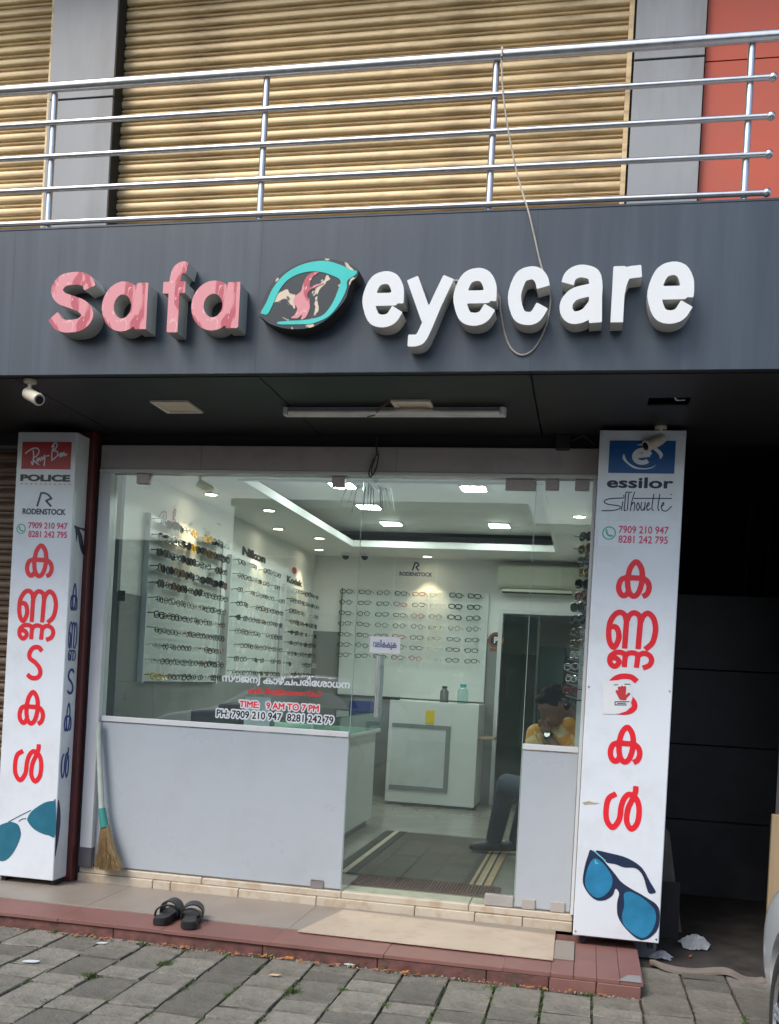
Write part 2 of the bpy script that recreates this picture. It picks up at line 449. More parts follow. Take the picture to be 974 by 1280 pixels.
for k in range(-14, 12):
    x = -.834 + PITCH * (k + .5)
    end = 4.945 if x < .36 else 5.56
    y = 2.62 - ((k * .163 + .05) % .475); lng = (k % 2 == 0)
    while y < end - .05:
        L = (.318 if lng else .153) + rr.uniform(-.012, .012)
        y1 = min(y + L, end)
        if y1 > 2.9: paver(x, y + .006, y1 - .006, rr)
        y = y1; lng = not lng

# ================================================================== entrance step
st = empty('entrance_step', (-1.3, 5.3, 0), 'low red and tan tiled step along the shop front', 'step')
box('core', -5.2, .335, 4.965, 5.79, -.02, .062, RISER, st)
def slab(x0, x1, y0, y1, z0, z1, mat, name, parent, rr, j=.0015, bev=.002):
    o = box(name, x0 + j, x1 - j, y0 + j, y1 - j, z0, z1 + rr.uniform(-.0012, .0012), mat, parent, bev); return o
x = -5.2; rr = random.Random(11)
for x1 in (-4.6, -3.98, -3.38, -2.78, -2.17, -1.56, -.95, -.34, -.105):
    slab(x, x1, 4.945 + rr.uniform(-.004, .004), 5.22, .055, .075, REDTILE, 'red_tile', st, rr, .0004, .001)
    x = x1
for i, x0 in enumerate((-.105, .008, .120, .232)):
    for (a, b) in ((4.95, 5.26), (5.26, 5.58)):
        slab(x0, x0 + .112, a, b, .055, .075, REDTILE, 'red_tile', st, rr, .0009, .0015)
x = -5.2
for x1 in (-4.59, -3.98, -3.37, -2.76, -2.15, -1.54, -.93, -.32, -.105):
    slab(x, x1, 5.22, 5.80, .055, .082, TANTILE, 'tan_tile', st, rr, .0006, .0008); x = x1
x = -5.2
for q, x1 in enumerate((-4.2, -3.2, -2.45, -1.6, -.98, -.42, -.11, .12, .335)):     # uneven riser stones with chipped faces
    o = box('riser_stone', x + .002, x1 - .002, 4.948 + rr.uniform(0, .01), 4.97, -.02, .0535, RISER if x1 < .1 else REDTILE, st, .004); x = x1
prism('ramp_slab', [(-1.475, 5.165), (-.10, 5.145), (-.105, 5.66), (-1.36, 5.745)], .0826, .0872, BEIGE, st, axis='Z')
box('patch_tile', -.100, .005, 5.20, 5.575, .0758, .083, TANTILE, st, .001)
prism('mortar_patch', [(.225, 4.947), (.333, 4.947), (.333, 5.06), (.27, 5.05)], .0752, .0785, CONC, st, axis='Z')
th = empty('threshold', (-1.5, 5.85, .075), 'cream tiled threshold under the glass shop front', 'threshold')
x = -3.16
for x1 in (-2.62, -2.50, -2.05, -1.55, -.94, -.58, -.30, -.012):
    slab(x, x1, 5.80, 5.835, .0745, .132, CREAM, 'cream_tile', th, rr, .0018, .004); x = x1
x = -3.16
for x1 in (-2.30, -1.40, -.62, -.012):
    slab(x, x1, 5.818, 6.02, .132, .175, CREAM, 'cream_tile', th, rr, .0012, .006); x = x1

# ================================================================== building shell
bd = empty('shop_building', (-1.0, 5.9, 0), 'two storey shop building with dark grey fascia, black soffit and grey pillars', 'building')
SZ, FT = 2.953, 3.702                                     # soffit height, fascia top
seams = (-5.715, -4.37, -3.03, -1.685, -.34, 1.005, 2.35, 3.695)
for a, b in zip(seams[:-1], seams[1:]):
    box('fascia_panel', a + .0003, b - .0003, 4.60, 4.612, SZ, FT, ACP, bd)
box('fascia_back', -5.7, 3.68, 4.6125, 4.66, SZ + .004, FT - .004, BLACK, bd)
box('fascia_capping', -5.715, 3.695, 4.597, 4.75, FT + .0005, FT + .012, ACP, bd, .002)
box('balcony_slab', -5.7, 3.7, 4.6605, 5.80, 3.02, 3.69, CONC, bd)
hx0, hx1, hy0, hy1 = .222, .425, 5.04, 5.18
for a, b in zip(seams[:-1], seams[1:]):
    if a < hx0 < b:
        bm = bmesh.new()
        for q in ((a + .005, hx0, 4.664, 5.838), (hx1, b - .005, 4.664, 5.838), (hx0, hx1, 4.664, hy0), (hx0, hx1, hy1, 5.838)):
            bm_box(bm, *q, SZ, SZ + .008)
        bmobj('soffit_panel', bm, SOFFIT, bd)
    else:
        box('soffit_panel', a + .004, b - .004, 4.664, 5.838, SZ, SZ + .008, SOFFIT, bd)
tube('broken_wire', [(.33, 5.06, SZ + .03), (.36, 5.10, SZ + .004), (.405, 5.15, SZ + .02)], .003, ALU, bd, 6)
box('front_beam', -5.7, .46, 5.842, 6.02, 2.882, 3.70, BLACK, bd)
box('pillar_core', -3.60, -3.150, 5.742, 6.02, .0, 2.95, MAROON, bd, .004)
box('pillar_edge', -3.1495, -3.134, 5.80, 6.02, .076, 2.88, BLACK, bd)
# upper storey
zt = 7.2
gz = 5.144
for (a, b) in ((-3.661, -3.205), (0.071, 0.464), (2.3, 2.75)):
    for z0, z1 in ((3.70, gz - .006), (gz + .006, 6.2), (6.21, zt)):
        box('pillar_panel', a, b, 5.84, 5.86, z0, z1, PILLAR, bd, .002)
    box('pillar_core', a + .004, b - .004, 5.8605, 6.06, 3.70, zt, BLACK, bd)
rx0 = 0.474
box('red_wall', rx0, 2.31, 5.90, 5.99, 3.70, gz - .004, REDWALL, bd)
box('red_wall', rx0, 2.31, 5.90, 5.99, gz + .004, zt, REDWALL, bd)
box('upper_wall', -8, 4.5, 6.061, 6.25, 3.70, zt, CONC, bd)
box('added_overhang', -8, 4.5, 4.9, 6.06, zt - .55, zt - .35, CONC, bd)  # unseen overhang and parapet added to shade the top of the shutters
box('added_parapet', -8, 4.5, 4.9, 5.02, zt - .35, zt + .7, ACP, bd)
# passage on the right with its black stacked panels
ps = empty('side_passage', (.8, 6.8, 0), 'dark narrow passage with black panelled back wall beside the shop', kind='structure')
box('passage_floor', .44, 2.2, 5.58, 9.3, -.045, -.006, M('passage_floor', (.035, .030, .027), .8, var=.5, scale=6, bump=.4, bscale=50, dirt=(.07, .06, .05), dscale=5, damt=.6), ps)
for q in range(4):
    box('wall_panel', .47, 2.19, 7.62 + .004 * (q % 2), 7.72, -.005 + q * .56, .55 + q * .56, BLACKWALL, ps, .004)
box('back_wall', .3, 2.4, 8.9, 9.0, -.01, 3.3, BLACK, ps)
box('passage_ceiling', .461, 2.4, 5.85, 9.0, 3.06, 3.2, BLACK, ps)
box('lintel_lit_edge', .461, 1.6, 5.842, 5.856, 2.972, 3.01, M('lintel_lit_grey', (.07, .07, .07), .5), ps)  # lighter grey paints in the lit lower edge of the lintel
box('lintel', .461, 3.7, 5.857, 6.02, 2.96, 3.70, BLACK, ps)
wn = box('louvre_frame', .472, .50, 6.9, 7.5, 2.05, 2.75, BLACK, ps)
bm = bmesh.new()
for fr in ((6.9, 6.94, 2.0, 2.8), (7.46, 7.5, 2.0, 2.8), (6.94, 7.46, 2.0, 2.04), (6.94, 7.46, 2.76, 2.8)): bm_box(bm, .501, .52, *fr[:2], *fr[2:])
for q in range(9): bm_box(bm, .501, .512, 6.945, 7.455, 2.06 + q * .077, 2.10 + q * .077)
bmobj('louvre', bm, M('louvre_dark', (.02, .02, .018), .5), ps)
tube('pipe', [(1.20, 8.3, .0), (1.20, 8.3, 3.05)], .035, M('pipe_grey', (.06, .06, .06), .4), ps, 10)
tube('pipe', [(1.36, 8.3, 1.9), (1.36, 8.3, 3.05)], .022, M('pipe_grey'), ps, 10)
box('right_pillar', 1.125, 3.7, 5.99, 6.16, -.01, 2.96, M('passage_plaster', (.20, .20, .20), .8, var=.1), ps, .006)
# walls that close the shop box
wl = box('wall', -3.6, -3.085, 6.021, 10.62, .0, 3.1, CONC); tag(wl, 'left party wall of the shop', kind='structure'); wl.name = 'left_party_wall'
wl = box('right_party_wall', .0, .46, 6.021, 12.9, .0, 3.1, CONC); tag(wl, 'right party wall between shop and passage', kind='structure')
box('side_wall', 2.2, 2.35, 6.17, 9.0, -.009, 3.06, BLACKWALL, ps)
box('wall_render', .4605, .4685, 6.03, 8.9, -.01, 3.06, BLACKWALL, ps)
wl = box('right_return_wall', -.008, .46, 5.79, 6.02, -.02, 2.88, CONC); tag(wl, 'short return wall behind the tall right sign', kind='structure')

# ================================================================== rolling shutters
def slat_profile(p):
    # (depth towards street, height): a convex belly and a narrow flute, as curled steel slats show
    pr = []
    for k in range(9):
        a = math.pi * k / 8; pr.append((.006 + .010 * math.sin(a) ** .38, p * .06 + p * .54 * k / 8))
    pr.append((-.008, p * .615)); pr.append((-.008, p * .69))
    for k in range(5):
        a = math.pi * k / 4; pr.append((.004 + .006 * math.sin(a), p * .70 + p * .16 * k / 4))
    return pr
def slat_mesh(x0, x1, p, mat):
    pr = [(-.009, 0.0), (-.009, p * .045)] + slat_profile(p) + [(-.009, p * .88), (-.009, p * .999)]
    v = [(x0, -d, z) for d, z in pr] + [(x1, -d, z) for d, z in pr]; n = len(pr)
    f = [(i, i + n, i + n + 1, i + 1) for i in range(n - 1)]
    me = bpy.data.meshes.new('slat'); me.from_pydata(v, [], f); me.materials.append(mat)
    for q in me.polygons: q.use_smooth = True
    me.set_sharp_from_angle(angle=R(40))
    return me
def shutter(x0, x1, y, z0, z1, p, mat, label):
    t = empty('rolling_shutter', ((x0 + x1) / 2, y, z0), label, 'shutter')
    me = slat_mesh(x0 - (x0 + x1) / 2, x1 - (x0 + x1) / 2, p, mat); n = int((z1 - z0) / p)
    for k in range(n):
        o = bpy.data.objects.new('slat', me); COL.objects.link(o); o.parent = t; o.location = (0, 0, k * p)
    box('guide_rail', x0 - .035, x0 - .001, y - .03, y + .03, z0, z0 + n * p, BLACK, t)
    box('guide_rail', x1 + .001, x1 + .03, y - .025, y + .03, z0, z0 + n * p, mat, t)
    return t
px1, px2 = -3.242, 0.059
shutter(px1 + .02, px2 - .03, 5.985, 3.705, 6.9, .0845, GOLD, 'wide gold rolling shutter upstairs between the two grey pillars')
shutter(-6.4, -3.749, 5.985, 3.705, 6.9, .0845, GOLD, 'gold rolling shutter upstairs at the far left edge')
shutter(-5.6, -3.66, 5.87, .08, 2.88, .0845, BROWNSH, 'brown rolling shutter behind the left pillar sign')

# ================================================================== balcony railing
rl = empty('balcony_railing', (-1.2, 4.66, FT), 'stainless steel balcony railing above the shop fascia', 'railing')
RY = 4.66
zr = [4.476, 4.289, 4.113, 3.941, 3.767]
tube('top_rail', [(-5.6, RY, zr[0]), (1.6, RY, zr[0])], .0255, STEEL, rl, 16)
xe = 0.664
for z in zr[1:]:
    o = tube('rail', [(-5.6, RY - .0, z), (xe, RY - .0, z)], .0135, STEEL, rl, 12)
    bm = bmesh.new(); bmesh.ops.create_uvsphere(bm, u_segments=12, v_segments=8, radius=.0205, matrix=Matrix.Translation((xe + .008, RY, z)))
    bmobj('end_ball', bm, STEEL, o, smooth=True)
for x in (-5.22, -4.06, -2.901, -1.735, -0.585, 0.577):
    tube('post', [(x, RY + .022, FT + .001), (x, RY + .022, zr[0] - .02)], .0165, STEEL, rl, 12)

# ================================================================== pillar signs
RED = M('vinyl_red', (.74, .018, .030), .35, var=.05, scale=8)
NAVY = M('vinyl_navy', (.012, .022, .055), .35, var=.05)
NAVYF = M('print_navy', (.016, .028, .065), .35, var=.15, scale=12)
INK = M('vinyl_black', (.012, .012, .014), .35, var=.05)
BLUE = M('vinyl_blue', (.012, .09, .28), .35, var=.05)
ROYAL = M('vinyl_royal', (.010, .035, .22), .35, var=.05)
CRIM = M('vinyl_crimson', (.42, .012, .022), .35, var=.06)
PINK = M('vinyl_pink', (.66, .07, .17), .35, var=.05)
GREEN = M('vinyl_green', (.10, .38, .28), .35, var=.05)
WHITE = M('vinyl_white', (.70, .73, .76), .35, var=.03)
LENSB = M('print_lens_blue', (.025, .20, .36), .3, var=.22, scale=7)
LENST = M('print_lens_teal', (.025, .145, .21), .3, var=.14, scale=9)
CYAN = M('print_cyan', (.18, .55, .62), .3, var=.05)

KA = [[(.53, 1), (.36, .84), (.29, .58), (.29, .32), (.36, .1), (.5, 0), (.64, .08), (.73, .3), (.76, .58), (.70, .84), (.53, 1)],
      [(.33, .14), (.24, .02), (.12, .02), (.02, .14), (0, .30), (.07, .47), (.24, .53), (.5, .53), (.78, .52), (.94, .43), (1, .26), (.94, .08), (.80, 0)]]
NA = [[(.07, .60), (.16, .57), (.22, .40), (.21, .2), (.13, .02), (.04, .14), (0, .4), (.02, .72), (.12, .94), (.23, 1), (.33, .92), (.37, .75)],
      [(.37, .80), (.36, 0)], [(.37, .75), (.43, .93), (.53, 1), (.64, .92), (.67, .75)], [(.67, .80), (.65, 0)],
      [(.67, .75), (.73, .93), (.83, 1), (.95, .85), (1, .55), (.95, .2), (.80, 0)]]
TA = [[(1, .88), (.75, 1), (.35, .98), (.08, .80), (.15, .62), (.55, .5), (.9, .32), (.95, .12), (.7, 0), (.3, 0), (0, .1)]]
LL = [[(.28, .79), (.07, .68), (0, .46), (.03, .17), (.22, .0), (.41, .19), (.45, .5), (.54, .71), (.70, .8), (.92, .68), (1, .43), (.96, .14), (.79, 0), (.64, .17), (.66, .46), (.79, .71), (.86, .87), (.86, 1)]]
def mal(name, shape, bx, hw, at, mat, parent, plane='front', label=None):
    o = fill(name, strokes_loops(unit(shape, bx, hw), hw), at, .0014, mat, parent, plane)
    if label: o['label'] = label
    return o
def txt(text, bx, at, mat, parent, off=0.0, name='lettering', label=None, halo=None, cells=26, plane='front'):
    o = fill(name, fit(font_loops(text, off, cells), *bx), at, .0012, mat, parent, plane)
    if label: o['label'] = label
    return o
def lines(name, paths, hw, at, mat, parent, n=7, butt=False, plane='front', h=None):
    ss = [([tuple(q) for q in (catmull(p, n) if len(p) > 2 else p)], None) for p in paths]
    return fill(name, strokes_loops(ss, hw, h, butt), at, .0012, mat, parent, plane)
def phone_icon(c, r, at, parent):
    o = fill('phone_icon', strokes_loops([(ell(c[0], c[1], r * .9, r * .9), None)], r * .09, r * .05), at, .0012, GREEN, parent)
    lines('handset', [[(c[0] - r * .38, c[1] + r * .42), (c[0] - r * .30, c[1] - r * .05), (c[0] + r * .02, c[1] - r * .36), (c[0] + r * .45, c[1] - r * .40)]], r * .13, at, GREEN, o, h=r * .05)
SY = 5.58
PR = SY - .0022
# ---- right sign
rs = empty('pillar_sign', (.225, 5.66, .12), 'tall white sign with a blue eye logo on top and blue sunglasses below', 'sign', 'tall white pillar signs')
b_ = box('sign_box', -.008, .455, SY, 5.785, .118, 2.93, SIGNW, rs, .004)
for x in (.03, .40): box('foot', x, x + .03, 5.62, 5.70, .0755, .1175, BLACK, rs)
for x in (.006, .441):
    for z in (.14, 1.5, 2.905): bm = bmesh.new(); bm_cyl(bm, (x, SY - .0006, z), (0, 1, 0), .0055, .003, 10); bmobj('screw', bm, STEEL, rs)
lg = box('logo_panel', *(0.048, 0.402, 2.691, 2.871)[:2], PR, SY - .001, *(0.048, 0.402, 2.691, 2.871)[2:], BLUE, rs)
cx, cz = (0.227, 2.784)
fill('eye_arc', [[tuple(p) for p in catmull([(0.1282, 2.7959), (0.1474, 2.7576), (0.1892, 2.7285), (0.2355, 2.7184), (0.2808, 2.7248), (0.3029, 2.7386), (0.2811, 2.7201), (0.2358, 2.7126), (0.1839, 2.7196), (0.1422, 2.7487), (0.1225, 2.7722)], 6, True)]], PR - .0012, .001, WHITE, lg)
fill('eye_arc', [[tuple(p) for p in catmull([(0.1944, 2.8467), (0.2284, 2.8528), (0.2745, 2.8443), (0.3156, 2.8210), (0.3363, 2.7948), (0.3239, 2.7712), (0.3141, 2.7946), (0.2813, 2.8237), (0.2347, 2.8422)], 6, True)]], PR - .0012, .001, WHITE, lg)
r_ = .042
fill('letter_e', strokes_loops([([(cx - r_ * .95, cz), (cx + r_, cz + r_ * .25)], None), (ell(cx, cz, r_, r_ * .82, 24, 14, 318), None)], .0125, .003), PR - .0012, .001, WHITE, lg)
txt('essilor', (0.044, 0.400, 2.608, 2.669), PR, NAVY, rs, .028)
sil = [[(0.1410, 2.5535), (0.0605, 2.5468), (0.0353, 2.5309), (0.0563, 2.5171), (0.1145, 2.5087), (0.1222, 2.4946), (0.0870, 2.4833), (0.0263, 2.4803)], [(0.1363, 2.5328), (0.1307, 2.4865)], [(0.1391, 2.5671), (0.1405, 2.5624)],
       [(0.1622, 2.5864), (0.1499, 2.5803), (0.1478, 2.5330), (0.1456, 2.4868), (0.1550, 2.4846)], [(0.1806, 2.5867), (0.1661, 2.5794), (0.1639, 2.5333), (0.1629, 2.4871)], [(0.1966, 2.5870), (0.1845, 2.5336), (0.1792, 2.4833)], [(0.1812, 2.5100), (0.1928, 2.5291), (0.2013, 2.5210), (0.1986, 2.4855)],
       [(0.2180, 2.5295), (0.2111, 2.5076), (0.2180, 2.4859), (0.2273, 2.5049), (0.2180, 2.5295)], [(0.2374, 2.5311), (0.2345, 2.4980), (0.2443, 2.4864), (0.2547, 2.5055), (0.2556, 2.5314)], [(0.2556, 2.5314), (0.2556, 2.4878)],
       [(0.2649, 2.5068), (0.2780, 2.5188), (0.2739, 2.5305), (0.2658, 2.5116), (0.2717, 2.4869), (0.2858, 2.4990)], [(0.3000, 2.5757), (0.2934, 2.5062), (0.3002, 2.4863)], [(0.3318, 2.5762), (0.3253, 2.5068), (0.3320, 2.4870)], [(0.3422, 2.5083), (0.3552, 2.5203), (0.3523, 2.5320), (0.3442, 2.5130), (0.3500, 2.4897), (0.3728, 2.4866), (0.3970, 2.5111)],
       [(0.1956, 2.5515), (0.3947, 2.5550)], [(0.3896, 2.5760), (0.3930, 2.5761)]]
lines('script_lettering', sil, .0028, PR, NAVY, rs, h=.0011)
pb = box('number_panel', *(0.013, 0.433, 2.283, 2.424)[:2], SY - .0011, SY - .0006, *(0.013, 0.433, 2.283, 2.424)[2:], M('number_panel', (.70, .75, .78), .3, var=.02), rs)
phone_icon((0.071, 2.357), .038, PR, rs)
txt('7909 210 947', (0.122, 0.389, 2.358, 2.400), PR, PINK, rs, .022)
txt('8281 242 795', (0.123, 0.388, 2.304, 2.346), PR, PINK, rs, .022)
HW = .0150
mal('letter', KA, (0.124, 0.317, 1.997, 2.217), HW, PR, RED, rs)
mal('letter', NA, (0.083, 0.363, 1.707, 1.936), HW, PR, RED, rs)
mal('letter', NA, (0.097, 0.350, 1.605, 1.715), HW * .95, PR, RED, rs)
mal('letter', TA, (0.099, 0.279, 1.358, 1.583), HW, PR, RED, rs, label='red letter half covered by a torn sticker')
mal('letter', KA, (0.127, 0.315, 1.082, 1.304), HW, PR, RED, rs)
mal('letter', LL, (0.121, 0.328, 0.717, 0.984), HW, PR, RED, rs)
sk = fill('torn_sticker', [[tuple(q) for q in [(0.0784, 1.5332), (0.1679, 1.5460), (0.1842, 1.5326), (0.2034, 1.5352), (0.2247, 1.5268), (0.2383, 1.5037), (0.2443, 1.4485), (0.2390, 1.4307), (0.2375, 1.4005), (0.2156, 1.3769), (0.1777, 1.3611), (0.1314, 1.3559), (0.0894, 1.3549), (0.0872, 1.4554)]]], PR - .0014, .001, M('sticker_white', (.70, .71, .70), .5, var=.05), rs)
lines('hand_print', [[(0.1596, 1.4834), (0.1768, 1.4526)], [(0.1702, 1.5039), (0.1820, 1.4568)], [(0.1854, 1.5088), (0.1912, 1.4574)], [(0.2009, 1.5080), (0.2005, 1.4579)], [(0.2244, 1.4728), (0.2077, 1.4528)], [(0.1766, 1.4565), (0.2040, 1.4502)], [(0.1810, 1.4449), (0.2059, 1.4431)]], .0075, PR - .0028, M('hand_red', (.5, .03, .04), .5), sk, h=.0022)
lines('sticker_text', [[(0.1431, 1.5176), (0.1615, 1.5210)], [(0.2000, 1.5255), (0.2278, 1.5270)], [(0.1526, 1.4257), (0.2282, 1.4301)], [(0.1535, 1.4082), (0.2138, 1.4118)], [(0.1526, 1.4257), (0.1535, 1.4082)], [(0.1670, 1.4170), (0.2094, 1.4211)]], .0022, PR - .0028, NAVY, sk, h=.001)
fill('scuff', [[tuple(q) for q in [(0.0054, 0.8565), (0.0402, 0.8672), (0.0640, 0.8611), (0.0992, 0.8615), (0.0723, 0.8514), (0.0449, 0.8516), (0.0178, 0.8447)]]], PR, .001, M('scuff_tan', (.42, .34, .2), .7), rs)
def glasses_print(frame, lenses, temple, parent, fm, lm, at):
    f = fill('sunglasses_print', [[tuple(p) for p in catmull(frame, 5, True)]], at, .001, fm, parent)
    for l in lenses: fill('lens_print', [[tuple(p) for p in catmull(l, 5, True)]], at - .0012, .001, lm, f)
    if temple: fill('temple_print', [[tuple(p) for p in catmull(temple, 5, True)]], at - .0003, .001, fm, f)
    return f
gp = glasses_print([(0.0645, 0.5983), (0.1088, 0.5694), (0.1480, 0.5347), (0.2044, 0.4745), (0.2382, 0.4368), (0.2928, 0.4040), (0.3684, 0.3680), (0.4434, 0.3159), (0.4489, 0.2112), (0.4162, 0.1564), (0.3756, 0.1311), (0.3440, 0.1326), (0.3059, 0.1557), (0.2558, 0.2048), (0.2278, 0.2536), (0.2222, 0.3183), (0.2295, 0.3724), (0.2096, 0.3966), (0.1957, 0.3593), (0.1589, 0.3295), (0.1139, 0.3229), (0.0724, 0.3473), (0.0389, 0.3933), (0.0301, 0.4363), (0.0381, 0.5083), (0.0513, 0.5643)],
    [[(0.0937, 0.5528), (0.1322, 0.5322), (0.1718, 0.4878), (0.1897, 0.4513), (0.1878, 0.4076), (0.1664, 0.3684), (0.1316, 0.3410), (0.0941, 0.3428), (0.0558, 0.3785), (0.0433, 0.4211), (0.0503, 0.4821), (0.0690, 0.5330)], [(0.2624, 0.3799), (0.2938, 0.3862), (0.3584, 0.3578), (0.4121, 0.3144), (0.4307, 0.2795), (0.4311, 0.2309), (0.4089, 0.1757), (0.3750, 0.1429), (0.3380, 0.1477), (0.2944, 0.1745), (0.2620, 0.2081), (0.2523, 0.2506), (0.2608, 0.3113), (0.2556, 0.3597)]],
    [(0.0914, 0.5952), (0.1718, 0.5887), (0.2522, 0.5741), (0.3171, 0.5446), (0.3557, 0.5102), (0.3901, 0.4539), (0.4231, 0.4030), (0.4143, 0.3914), (0.3893, 0.3889), (0.3736, 0.4199), (0.3579, 0.4671), (0.3350, 0.5029), (0.3025, 0.5205), (0.2498, 0.5179), (0.2014, 0.5314), (0.1478, 0.5402)], rs, NAVYF, LENSB, PR)
lines('highlight_print', [[(0.0796, 0.5964), (0.1085, 0.5749), (0.1475, 0.5445)], [(0.0922, 0.5406), (0.0971, 0.5279), (0.1068, 0.5266)]], .0028, PR - .0024, CYAN, gp, h=.001)
# ---- left sign
ls = empty('pillar_sign', (-3.38, 5.66, .12), 'tall white sign with a red script logo on top beside the brown shutter', 'sign', 'tall white pillar signs')
box('sign_box', -3.585, -3.180, SY, 5.738, .118, 2.905, SIGNW, ls, .004)
for x in (-3.56, -3.22): box('foot', x, x + .03, 5.62, 5.70, .0755, .1175, BLACK, ls)
lg = box('logo_panel', *(-3.549, -3.213, 2.672, 2.842)[:2], PR, SY - .001, *(-3.549, -3.213, 2.672, 2.842)[2:], CRIM, ls)
rb = [[(-3.5248, 2.7688), (-3.4970, 2.7898), (-3.4633, 2.8026), (-3.4389, 2.7977), (-3.4323, 2.7790), (-3.4466, 2.7538), (-3.4679, 2.7411), (-3.4619, 2.7224), (-3.4296, 2.7002)], [(-3.4719, 2.7862), (-3.4669, 2.7474), (-3.4710, 2.7004), (-3.4802, 2.7159)], [(-3.4306, 2.7402), (-3.4438, 2.7301), (-3.4349, 2.7202), (-3.4237, 2.7390), (-3.4172, 2.7228)], [(-3.4118, 2.7479), (-3.4040, 2.7317), (-3.3904, 2.7568), (-3.3908, 2.6950)],
      [(-3.3751, 2.7539), (-3.3643, 2.7565)], [(-3.3307, 2.8235), (-3.3425, 2.7797), (-3.3407, 2.7267)], [(-3.3457, 2.8109), (-3.3280, 2.8347), (-3.3097, 2.8267), (-3.3192, 2.8017), (-3.3374, 2.7873), (-3.3085, 2.7825), (-3.3031, 2.7614), (-3.3237, 2.7394), (-3.3420, 2.7267)], [(-3.2820, 2.7728), (-3.2920, 2.7583), (-3.2807, 2.7516), (-3.2739, 2.7741), (-3.2700, 2.7542), (-3.2618, 2.7767), (-3.2539, 2.7581), (-3.2422, 2.7669)]]
lines('script_lettering', rb, .0042, PR - .0012, WHITE, lg, h=.0014)
txt('POLICE', (-3.552, -3.210, 2.595, 2.638), PR, INK, ls, .05)
lines('small_print', [[(-3.545 + .033 * k, 2.579), (-3.538 + .033 * k, 2.579)] for k in range(11)], .0035, PR, M('print_grey', (.3, .3, .32), .5), ls, h=.0012)
def rod(cr, at, mat, parent, hw):
    return fill('letter_mark', strokes_loops([([tuple(q) for q in p], None) for p in cr], hw, hw / 3, True), at, .0012, mat, parent)
rod([[(-3.4264, 2.4381), (-3.4037, 2.5198)], [tuple(q) for q in catmull([(-3.4086, 2.5210), (-3.3847, 2.5232), (-3.3532, 2.5125), (-3.3292, 2.4880)], 6)], [(-3.3253, 2.4918), (-3.3694, 2.4735)], [(-3.3696, 2.4773), (-3.3284, 2.4399)]], PR, NAVY, ls, .0062)
txt('RODENSTOCK', (-3.524, -3.230, 2.388, 2.425), PR, NAVY, ls, .030)
phone_icon((-3.528, 2.296), .032, PR, ls)
txt('7909 210 947', (-3.479, -3.212, 2.300, 2.340), PR, PINK, ls, .02)
txt('8281 242 795', (-3.476, -3.211, 2.245, 2.286), PR, PINK, ls, .02)
HW = .0142
mal('letter', KA, (-3.486, -3.289, 1.990, 2.209), HW, PR, RED, ls)
mal('letter', NA, (-3.525, -3.247, 1.702, 1.924), HW, PR, RED, ls)
mal('letter', NA, (-3.515, -3.255, 1.595, 1.710), HW * .95, PR, RED, ls)
mal('letter', TA, (-3.445, -3.325, 1.355, 1.574), HW, PR, RED, ls)
mal('letter', KA, (-3.483, -3.294, 1.070, 1.294), HW, PR, RED, ls)
mal('letter', LL, (-3.495, -3.287, 0.712, 0.972), HW, PR, RED, ls)
av = fill('sunglasses_print', [[tuple(p) for p in catmull([(-3.3763, 0.4884), (-3.3541, 0.5325), (-3.3098, 0.5699), (-3.2561, 0.6023), (-3.2075, 0.6134), (-3.1903, 0.6142), (-3.1816, 0.4051), (-3.2255, 0.3986), (-3.2816, 0.4090), (-3.3326, 0.4328), (-3.3655, 0.4639)], 5, True)]], PR, .001, LENST, ls)
fill('lens_print', [[tuple(p) for p in catmull([(-3.5638, 0.4333), (-3.4963, 0.4599), (-3.4522, 0.4539), (-3.4292, 0.4360), (-3.4156, 0.3863), (-3.4321, 0.3284), (-3.4657, 0.2632), (-3.5071, 0.2210), (-3.5504, 0.2103), (-3.5955, 0.2261), (-3.6219, 0.2664), (-3.6292, 0.3454), (-3.6062, 0.4042)], 5, True)]], PR, .001, LENST, av)
lines('bridge_print', [[(-3.5026, 0.4605), (-3.4301, 0.5027), (-3.3578, 0.5424)], [(-3.4330, 0.4685), (-3.4134, 0.4837), (-3.3857, 0.4893)]], .002, PR, NAVY, av, h=.0008)
SX = -3.180 + .0022
def side(name, shape, a, hw):
    (y0, z1), (y1, z0) = a
    mal(name, shape, (y0, y1, z0, z1), hw, SX, ROYAL, ls, 'right')
side('side_letter', KA, [(5.6058, 1.9757), (5.6933, 1.8000)], .0065)
side('side_letter', NA, [(5.6042, 1.7330), (5.7106, 1.5589)], .0055)
side('side_letter', NA, [(5.6117, 1.5581), (5.7047, 1.4832)], .0050)
side('side_letter', TA, [(5.6187, 1.4389), (5.7016, 1.2767)], .0085)
side('side_letter', KA, [(5.6087, 1.2241), (5.6986, 1.0419)], .0065)
side('side_letter', LL, [(5.5998, 0.9483), (5.6962, 0.7504)], .0065)
fill('lens_print', [[tuple(p) for p in catmull([(5.584, .60), (5.61, .585), (5.628, .50), (5.622, .40), (5.60, .31), (5.584, .285)], 5, True)]], SX, .001, NAVYF, av, 'right')
fill('temple_print', [[tuple(p) for p in catmull([(5.6013, 2.3283), (5.6677, 2.3276), (5.7352, 2.3298), (5.7255, 2.3140), (5.6692, 2.3137), (5.7072, 2.2741), (5.7401, 2.1787), (5.7185, 2.1687), (5.6800, 2.2133), (5.6506, 2.2797), (5.6386, 2.2356), (5.6204, 2.3033)], 4, True)]], SX, .001, NAVYF, ls, 'right')

